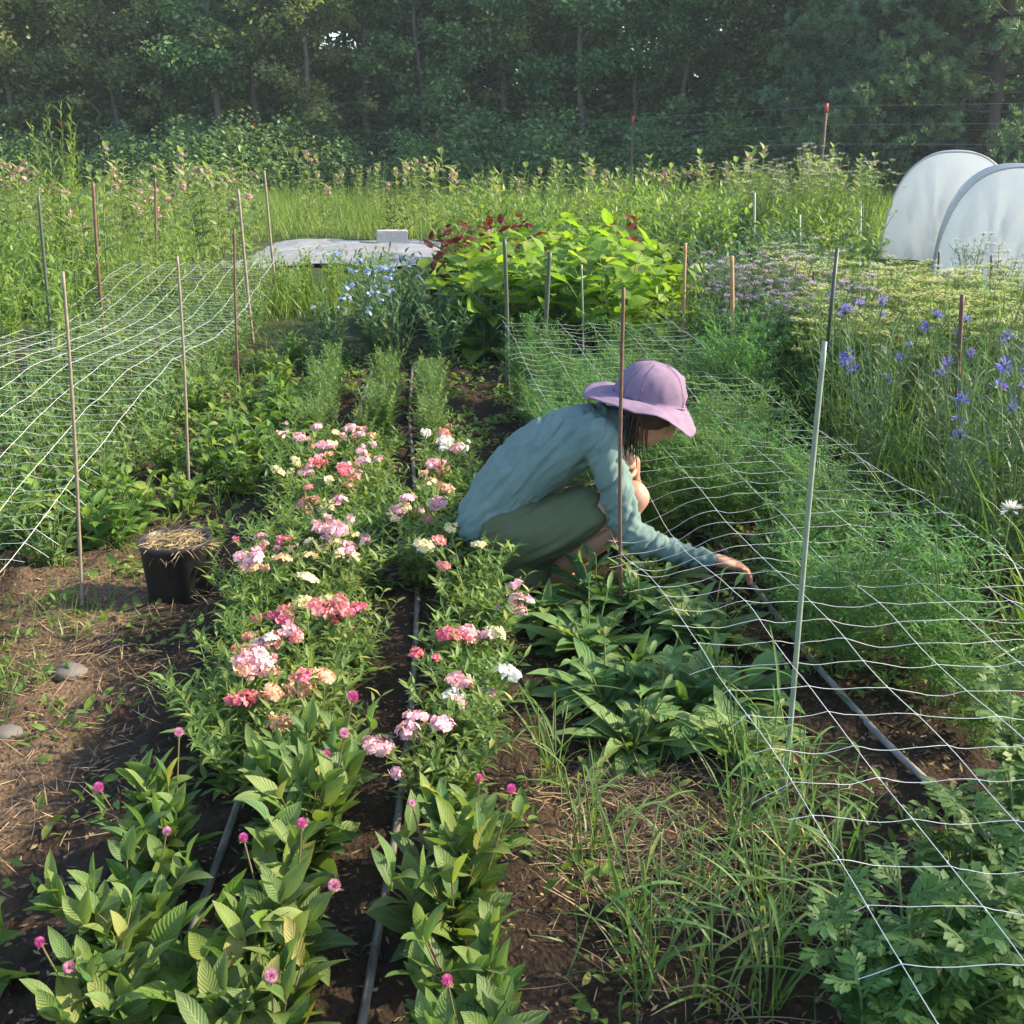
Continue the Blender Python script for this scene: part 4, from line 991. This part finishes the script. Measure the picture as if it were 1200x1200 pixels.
# ------------------------------------------------------------------ the person
YP = 3.58
def pp(px, py, Y=YP): return atY(px, py, Y)
def loft(mb, C, A, Bd, k=None, sides=20):
    """closed tube with elliptical sections: A in the plane of the path, Bd sideways"""
    C = np.array(C, float); A = np.array(A, float); Bd = np.array(Bd, float); n = len(C); k = k or n * 5
    C = catmull(C, k); A = catmull(A[:, None], k)[:, 0]; Bd = catmull(Bd[:, None], k)[:, 0]
    T = nrm(np.gradient(C, axis=0)); Yv = np.array([0, 1., 0])
    Nn = np.cross(T, np.broadcast_to(Yv, T.shape))
    bad = np.linalg.norm(Nn, axis=1) < .25; Nn[bad] = np.cross(T[bad], [0, 0, 1.]); Nn = nrm(Nn); Sd = np.cross(Nn, T)
    pre = []; 
    for end in (0, 1):
        c, t, a, b, nn, sd = (C[0], -T[0], A[0], Bd[0], Nn[0], Sd[0]) if end == 0 else (C[-1], T[-1], A[-1], Bd[-1], Nn[-1], Sd[-1])
        ext = []
        for u in (.3, .55, .75, .9, .98): ext.append((c + t * min(a, b) * u, a * math.sqrt(1 - u * u), b * math.sqrt(1 - u * u), nn, sd))
        pre.append(ext)
    rows = pre[0][::-1] + [(C[i], A[i], Bd[i], Nn[i], Sd[i]) for i in range(k)] + pre[1]
    th = np.arange(sides) * 2 * np.pi / sides
    V = np.concatenate([c + np.cos(th)[:, None] * a * nn + np.sin(th)[:, None] * b * sd for c, a, b, nn, sd in rows])
    m = len(rows); F = [[i * sides + j, i * sides + (j + 1) % sides, (i + 1) * sides + (j + 1) % sides, (i + 1) * sides + j] for i in range(m - 1) for j in range(sides)]
    off = mb.n; mb.add(V, F)
    for i, rev in ((0, 1), (m - 1, 0)):
        c = np.arange(sides) + i * sides; mb.f.append((c[::-1] if rev else c)[None] + off); mb.m.append(np.array([0], np.int32))
def ell(mb, c, r, rot=0., n=18):
    """ellipsoid, turned about the sideways axis"""
    th = np.linspace(0.02, np.pi - .02, n); ph = np.arange(2 * n) * np.pi / n
    V = np.array([[math.sin(t) * math.cos(p) * r[0], math.sin(t) * math.sin(p) * r[1], math.cos(t) * r[2]] for t in th for p in ph])
    cr, sr = math.cos(rot), math.sin(rot); V = np.stack([V[:, 0] * cr + V[:, 2] * sr, V[:, 1], -V[:, 0] * sr + V[:, 2] * cr], -1) + np.asarray(c)
    s = 2 * n; F = [[i * s + j, (i + 1) * s + j, (i + 1) * s + (j + 1) % s, i * s + (j + 1) % s] for i in range(n - 1) for j in range(s)]
    off = mb.n; mb.add(V, F)
    for i, rev in ((0, 0), (n - 1, 1)):
        q = np.arange(s) + i * s; mb.f.append((q[::-1] if rev else q)[None] + off); mb.m.append(np.array([0], np.int32))
def blob(name, mb, voxel, it, mat, wr=None, origin=None):
    me = mb.mesh(name + '_src', mat); o = bpy.data.objects.new('tmp', me); COL.objects.link(o)
    r = o.modifiers.new('r', 'REMESH'); r.mode = 'VOXEL'; r.voxel_size = voxel
    s = o.modifiers.new('s', 'SMOOTH'); s.factor = .5; s.iterations = it
    dg = bpy.context.evaluated_depsgraph_get(); ev = o.evaluated_get(dg); res = bpy.data.meshes.new_from_object(ev)
    bpy.data.objects.remove(o)
    n = len(res.vertices); V = np.zeros(n * 3, np.float32); res.vertices.foreach_get('co', V); V = V.reshape(-1, 3).astype(float)
    if wr is not None:
        Nn = np.zeros(n * 3, np.float32); res.vertices.foreach_get('normal', Nn); V = V + Nn.reshape(-1, 3) * wr(V)[:, None]
    if origin is not None: V = V - origin
    res.vertices.foreach_set('co', V.astype(np.float32).ravel())
    res.polygons.foreach_set('use_smooth', np.full(len(res.polygons), True)); res.materials.clear(); res.materials.append(mat); res.name = name
    res.update(); return res
SKIN = plain('skin', (.52, .29, .205), (.44, .23, .16), .5, 14, .03, sss=.15)
SHIRT = plain('teal_cloth', (.115, .185, .175), (.15, .225, .21), .85, 7, .12, .004, spec=.15)
SKIRT = plain('olive_cloth', (.075, .095, .05), (.10, .12, .065), .9, 7, .12, .004, spec=.15)
HAT = plain('lavender_cloth', (.17, .125, .19), (.225, .165, .24), .9, 30, .15, .002, spec=.1)
HAIR = plain('brown_hair', (.03, .016, .01), (.075, .04, .025), .5, 60, .2, stretch=(1, 1, .2))
def person():
    hx = pp(640, 690, 3.5); org = np.array([hx[0], 3.52, 0.])
    NA = [pp(700, 512, 3.44), pp(722, 570, 3.38), pp(738, 622, 3.36), pp(785, 645, 3.34), pp(832, 655, 3.33)]
    FA = [pp(722, 505, 3.74), pp(722, 548, 3.80), pp(727, 583, 3.80), pp(738, 562, 3.72), pp(742, 541, 3.65)]
    LG = [pp(612, 637, 3.47), pp(690, 605, 3.44), pp(742, 580, 3.44)]
    SHN = [pp(744, 583, 3.44), pp(708, 622, 3.46), pp(668, 655, 3.48), pp(642, 682, 3.49)]
    LG2 = [pp(612, 632, 3.68), pp(685, 594, 3.72), pp(734, 566, 3.74)]
    SHN2 = [pp(734, 566, 3.74), pp(715, 605, 3.72), pp(680, 640, 3.69), pp(655, 668, 3.66)]
    SP_ = [pp(577, 624), pp(584, 592), pp(612, 555), pp(655, 522), pp(700, 506), pp(724, 502)]
    mb = MB()
    loft(mb, SP_[:5] + [pp(718, 502)], [.07, .085, .085, .08, .065, .05], [.12, .115, .115, .12, .12, .055])
    loft(mb, [pp(718, 500), pp(740, 494), pp(760, 488)], [.055, .05, .05], [.055, .05, .05])
    hc = pp(767, 479); f = np.array([.72, 0, -.69]); u = np.array([.69, 0, .72])
    ell(mb, hc, (.088, .074, .102), R(44)); ell(mb, hc + f * .045 - u * .055, (.048, .052, .06), R(44)); ell(mb, hc + f * .065 - u * .088, (.026, .03, .022), R(44))
    ell(mb, hc + f * .05 - u * .005, (.045, .058, .07), R(44))
    loft(mb, [hc + f * .085 + u * .02, hc + f * .10 - u * .012, hc + f * .108 - u * .03], [.009, .011, .014], [.009, .012, .016])
    ell(mb, hc + f * .088 - u * .058, (.012, .024, .007), R(44)); ell(mb, hc + f * .085 - u * .07, (.012, .022, .007), R(44))
    for s in (-1, 1): ell(mb, hc + np.array([-.02, s * .072, -.005]), (.016, .009, .026), R(30)); ell(mb, hc + f * .082 + u * .012 + np.array([0, s * .03, 0]), (.012, .016, .009), R(44))
    loft(mb, NA, [.04, .036, .032, .028, .022], [.04, .036, .032, .028, .022])
    loft(mb, FA, [.05, .043, .038, .034, .025], [.05, .043, .038, .034, .025])
    loft(mb, LG, [.085, .075, .05], [.085, .075, .05]); loft(mb, SHN, [.05, .056, .046, .032], [.052, .056, .046, .034])
    loft(mb, LG2, [.085, .075, .055], [.085, .075, .055]); loft(mb, SHN2, [.052, .056, .044, .032], [.05, .056, .044, .032])
    for a, zt in ((SHN[-1], 0), (SHN2[-1], 0)):
        gz0 = float(gz(a[0], a[1])); q = a.copy(); q[2] = gz0 + .035
        loft(mb, [q + [-.04, 0, .01], q + [.03, 0, .005], q + [.09, 0, -.008], q + [.125, 0, -.014]], [.034, .036, .026, .018], [.03, .036, .042, .04])
        loft(mb, [a, q + [0, 0, .01]], [.032, .034], [.03, .032])
        for t in range(5): ell(mb, q + [.15 - .011 * t * (1 if a is SHN[-1] else 1), -.032 + .016 * t, -.018], (.024, .0085, .011))
    def hand(w, d, flat):
        d = nrm(np.array(d, float)); s = nrm(np.cross(d, flat)); nn = np.cross(s, d)
        loft(mb, [w, w + d * .045, w + d * .08], [.022, .018, .014], [.026, .038, .036])
        for k, (o, l) in enumerate(((-.030, .062), (-.010, .074), (.010, .070), (.029, .055))):
            b = w + d * .075 + s * o; p1 = b + d * l * .45 - nn * .006; p2 = b + d * l * .75 - nn * .026; p3 = b + d * l * .85 - nn * .045
            loft(mb, [b - d * .02, b, p1, p2, p3], [.0095, .0095, .0088, .008, .0068], [.0095, .0095, .0088, .008, .0068], 16, 10)
        b = w + d * .03 + s * -.03; loft(mb, [b, b + d * .02 - s * .02 - nn * .012, b + d * .045 - s * .026 - nn * .03], [.012, .011, .008], [.012, .011, .008], 14, 10)
    hand(NA[-1] + [.026, 0, -.005], [.93, .1, -.28], [0, 0, 1.]); hand(FA[-1], [-.35, -.75, .3], [.8, 0, .5])
    body = blob('person', mb, .0042, 3, SKIN, None, org)
    o = ob('person', body, None, org); tag(o, 'person crouching in teal shirt and lavender sun hat, reaching into the net', 'person')
    # shirt: torso and both sleeves, one garment, with folds
    mb = MB()
    loft(mb, [pp(572, 606)] + SP_[1:-1] + [pp(716, 503)], [.112, .128, .124, .122, .102, .078], [.178, .168, .162, .17, .17, .10])
    loft(mb, [pp(690, 512, 3.50)] + NA, [.085, .074, .064, .057, .047, .034], [.085, .072, .062, .057, .047, .034])
    loft(mb, [pp(705, 508, 3.68)] + FA[:4], [.08, .07, .06, .052, .042], [.08, .07, .06, .052, .042])
    loft(mb, [pp(566, 603), pp(558, 612)], [.085, .075], [.165, .168])
    a0, a1 = NA[0], NA[2]
    def folds(V):
        # soft diagonal folds running from shoulder to waist, tight rings at elbow and sleeve, fine rumple
        d = V[:, 0] * .62 + V[:, 2] * .78; e = V[:, 0] * .78 - V[:, 2] * .62
        q = np.stack([d * 6, e * 26, V[:, 1] * 7], -1); w = np.abs(fbm(q, 3))
        r1 = np.exp(-((np.linalg.norm(V - NA[2], axis=1)) / .13) ** 2)
        ring = np.sin((V[:, 0] * .5 + V[:, 2] * 1.0) * 170 + 3 * fbm(V * 9, 2))
        fore = sstep(NA[2][0], NA[2][0] + .05, V[:, 0]) * np.sin(V[:, 0] * 190 + 4 * fbm(V * 10, 2)) * .0022
        hem = np.exp(-((V[:, 0] - pp(575, 600)[0]) / .12) ** 2)
        return -.05 * np.clip(.24 - w, 0, 1) + -.0015 * r1 * ring + fore * .7 + .010 * fbm(V * [8, 6, 8], 2) + hem * .014 * fbm(V * [20, 14, 8], 3)
    ob('shirt', blob('shirt', mb, .006, 4, SHIRT, folds, org), o)
    mb = MB()
    ell(mb, pp(588, 643), (.145, .195, .15), R(10)); ell(mb, pp(612, 662, 3.52), (.12, .15, .12))
    loft(mb, [pp(592, 632, 3.47), pp(640, 620, 3.44), pp(688, 600, 3.435)], [.125, .112, .088], [.115, .108, .085])
    loft(mb, [pp(592, 632, 3.68), pp(640, 612, 3.70), pp(688, 588, 3.72)], [.125, .112, .088], [.115, .108, .085])
    loft(mb, [pp(610, 645, 3.56), pp(660, 610, 3.58)], [.12, .09], [.16, .16])
    def sk(V):
        q = np.stack([(V[:, 0] * .8 + V[:, 2] * .5) * 4, (V[:, 2] * .85 - V[:, 0] * .5) * 17, V[:, 1] * 6], -1)
        return .022 * fbm(q, 3) - .04 * np.clip(.2 - np.abs(fbm(q * 1.1 + 9, 2)), 0, 1)
    ob('skirt', blob('skirt', mb, .006, 4, SKIRT, sk, org), o)
    # hair under the hat
    mb = MB(); ell(mb, hc - f * .014 + u * .014, (.1, .092, .106), R(44))
    ell(mb, hc - f * .05 - u * .02, (.06, .075, .08), R(44))
    hb = blob('hair', mb, .006, 3, HAIR, lambda V: .003 * fbm(V * [60, 60, 12], 2), org); h = ob('hair', hb, o)
    mb = MB(); n = 90; t0 = pp(742, 482); r0 = rng.standard_normal((n, 3)) * [.016, .05, .012]
    p0 = t0 + r0 + [0, -.03, 0]; p2 = pp(738, 522) + r0 * [1.1, .8, 1] + rng.standard_normal((n, 3)) * [.012, .01, .03] + [0, -.03, 0]
    tubes(mb, bez(p0, (p0 + p2) / 2 + [-.012, -.01, 0], p2, 6) - org, np.linspace(.0035, .0012, 6)[None] * np.ones((n, 1)), 4, 0)
    ob('loose_hair', mb.mesh('loose_hair', HAIR), o)
    # floppy sun hat
    k = 96; a = np.arange(k) * 2 * np.pi / k
    rows = []
    for r, z in ((0.002, .128), (.03, .125), (.06, .115), (.085, .096), (.104, .068), (.113, .038), (.116, .012), (.118, 0)):
        rows.append(np.stack([np.cos(a) * r * 1.08, np.sin(a) * r * .98, np.full(k, z)], -1))
    for s in np.linspace(.06, 1, 14):
        cf_ = np.maximum(0, np.cos(a)) ** 1.2; r = .118 + s * (.10 - .045 * cf_); droop = -.012 * s - .022 * s * s - .045 * s * cf_ + .012 * s * np.maximum(0, -np.sin(a))
        droop = droop + .010 * s * np.sin(a * 3 + .8) + .006 * s * np.sin(a * 5 + 2)
        rows.append(np.stack([np.cos(a) * r * 1.05, np.sin(a) * r * .97, droop], -1))
    V = np.stack(rows); V[:8] += (.013 * fbm(V[:8] * [13, 13, 9], 3) - .008 * np.clip(.16 - np.abs(fbm(V[:8] * [11, 11, 20] + 5, 2)), 0, 1) / .16)[..., None] * [1, 1, .6]; V[8:, :, 2] += .011 * fbm(V[8:] * 15, 3)
    th = R(14); V = np.stack([V[..., 0] * math.cos(th) + V[..., 2] * math.sin(th), V[..., 1], -V[..., 0] * math.sin(th) + V[..., 2] * math.cos(th)], -1) + pp(762, 466) - org
    m = len(rows); F = [[i * k + j, (i + 1) * k + j, (i + 1) * k + (j + 1) % k, i * k + (j + 1) % k] for i in range(m - 1) for j in range(k)]
    mb = MB(); mb.add(V, F); mb.f.append(np.arange(k)[None]); mb.m.append(np.array([0], np.int32))
    ht = ob('sun_hat', mb.mesh('sun_hat', HAT), o); md = ht.modifiers.new('t', 'SOLIDIFY'); md.thickness = .003
    c = V[7]; cc = c + nrm(c - c.mean(0)) * .003
    for q in (10, 30, 38, 58, 66, 86):
        col_ = V[:8, q] + nrm(V[:8, q] - V[:8].mean((0, 1))) * .003; mb = MB(); tubes(mb, catmull(col_[1:], 18), .0012, 5, 0); ob('panel_seam', mb.mesh('panel_seam', plain('purple_seam', (.185, .135, .205), None, .9)), ht)
    mb = MB(); tubes(mb, np.concatenate([cc, cc[:2]]), .0022, 6, 0); ob('hat_seam', mb.mesh('hat_seam', plain('purple_seam', (.24, .15, .27), None, .9)), ht)
person()

# ------------------------------------------------------------------ haze
def haze():
    me = bpy.data.meshes.new('haze'); x0, x1, y0, y1, z0, z1 = -420, 420, -320, 620, -2, 26
    me.from_pydata([(x, y, z) for x in (x0, x1) for y in (y0, y1) for z in (z0, z1)], [], [(0, 1, 3, 2), (4, 6, 7, 5), (0, 4, 5, 1), (2, 3, 7, 6), (0, 2, 6, 4), (1, 5, 7, 3)])
    m, nt, out = newmat('haze'); v = nt.nodes.new('ShaderNodeVolumePrincipled'); v.inputs['Color'].default_value = (.72, .88, 1, 1); v.inputs['Density'].default_value = .0009; v.inputs['Anisotropy'].default_value = .2
    nt.links.new(v.outputs[0], out.inputs['Volume']); me.materials.append(m); ob('haze', me, kind='stuff')
haze()

# ------------------------------------------------------------------ light, sky, camera
EL, AZ = R(31), R(5)
sd = Vector((math.cos(EL) * math.cos(AZ), math.cos(EL) * math.sin(AZ), math.sin(EL)))
sl = bpy.data.lights.new('sun', 'SUN'); sl.energy = 4.2; sl.angle = R(1.2); sl.color = (1, .83, .60)
so = bpy.data.objects.new('sun', sl); COL.objects.link(so); so.rotation_euler = sd.to_track_quat('Z', 'Y').to_euler(); so.location = (20, 0, 20)
W = bpy.data.worlds.new('World'); S.world = W; W.use_nodes = True; nt = W.node_tree
bg = nt.nodes['Background']; sk = nt.nodes.new('ShaderNodeTexSky'); sk.sky_type = 'NISHITA'; sk.sun_disc = False
sk.sun_elevation = EL; sk.sun_rotation = math.pi / 2 - AZ; sk.air_density = 1.0; sk.dust_density = 1.5
nt.links.new(sk.outputs[0], bg.inputs[0]); bg.inputs[1].default_value = .15
cam = bpy.data.cameras.new('camera'); co = bpy.data.objects.new('camera', cam); COL.objects.link(co)
co.location = (0, 0, H); co.rotation_euler = (math.pi / 2 - PITCH, 0, 0)
cam.sensor_fit = 'HORIZONTAL'; cam.sensor_width = 36; cam.lens = 36 * FPX / 1200; cam.clip_end = 2000; cam.clip_start = .05
S.camera = co
S.view_settings.view_transform = 'Standard'; S.view_settings.look = 'None'; S.view_settings.exposure = 1.55; S.view_settings.gamma = 1
S.render.resolution_x = S.render.resolution_y = 1024
S.cycles.max_bounces = 6; S.cycles.diffuse_bounces = 3; S.cycles.glossy_bounces = 2; S.cycles.transmission_bounces = 4; S.cycles.volume_bounces = 0
S.cycles.use_denoising = True
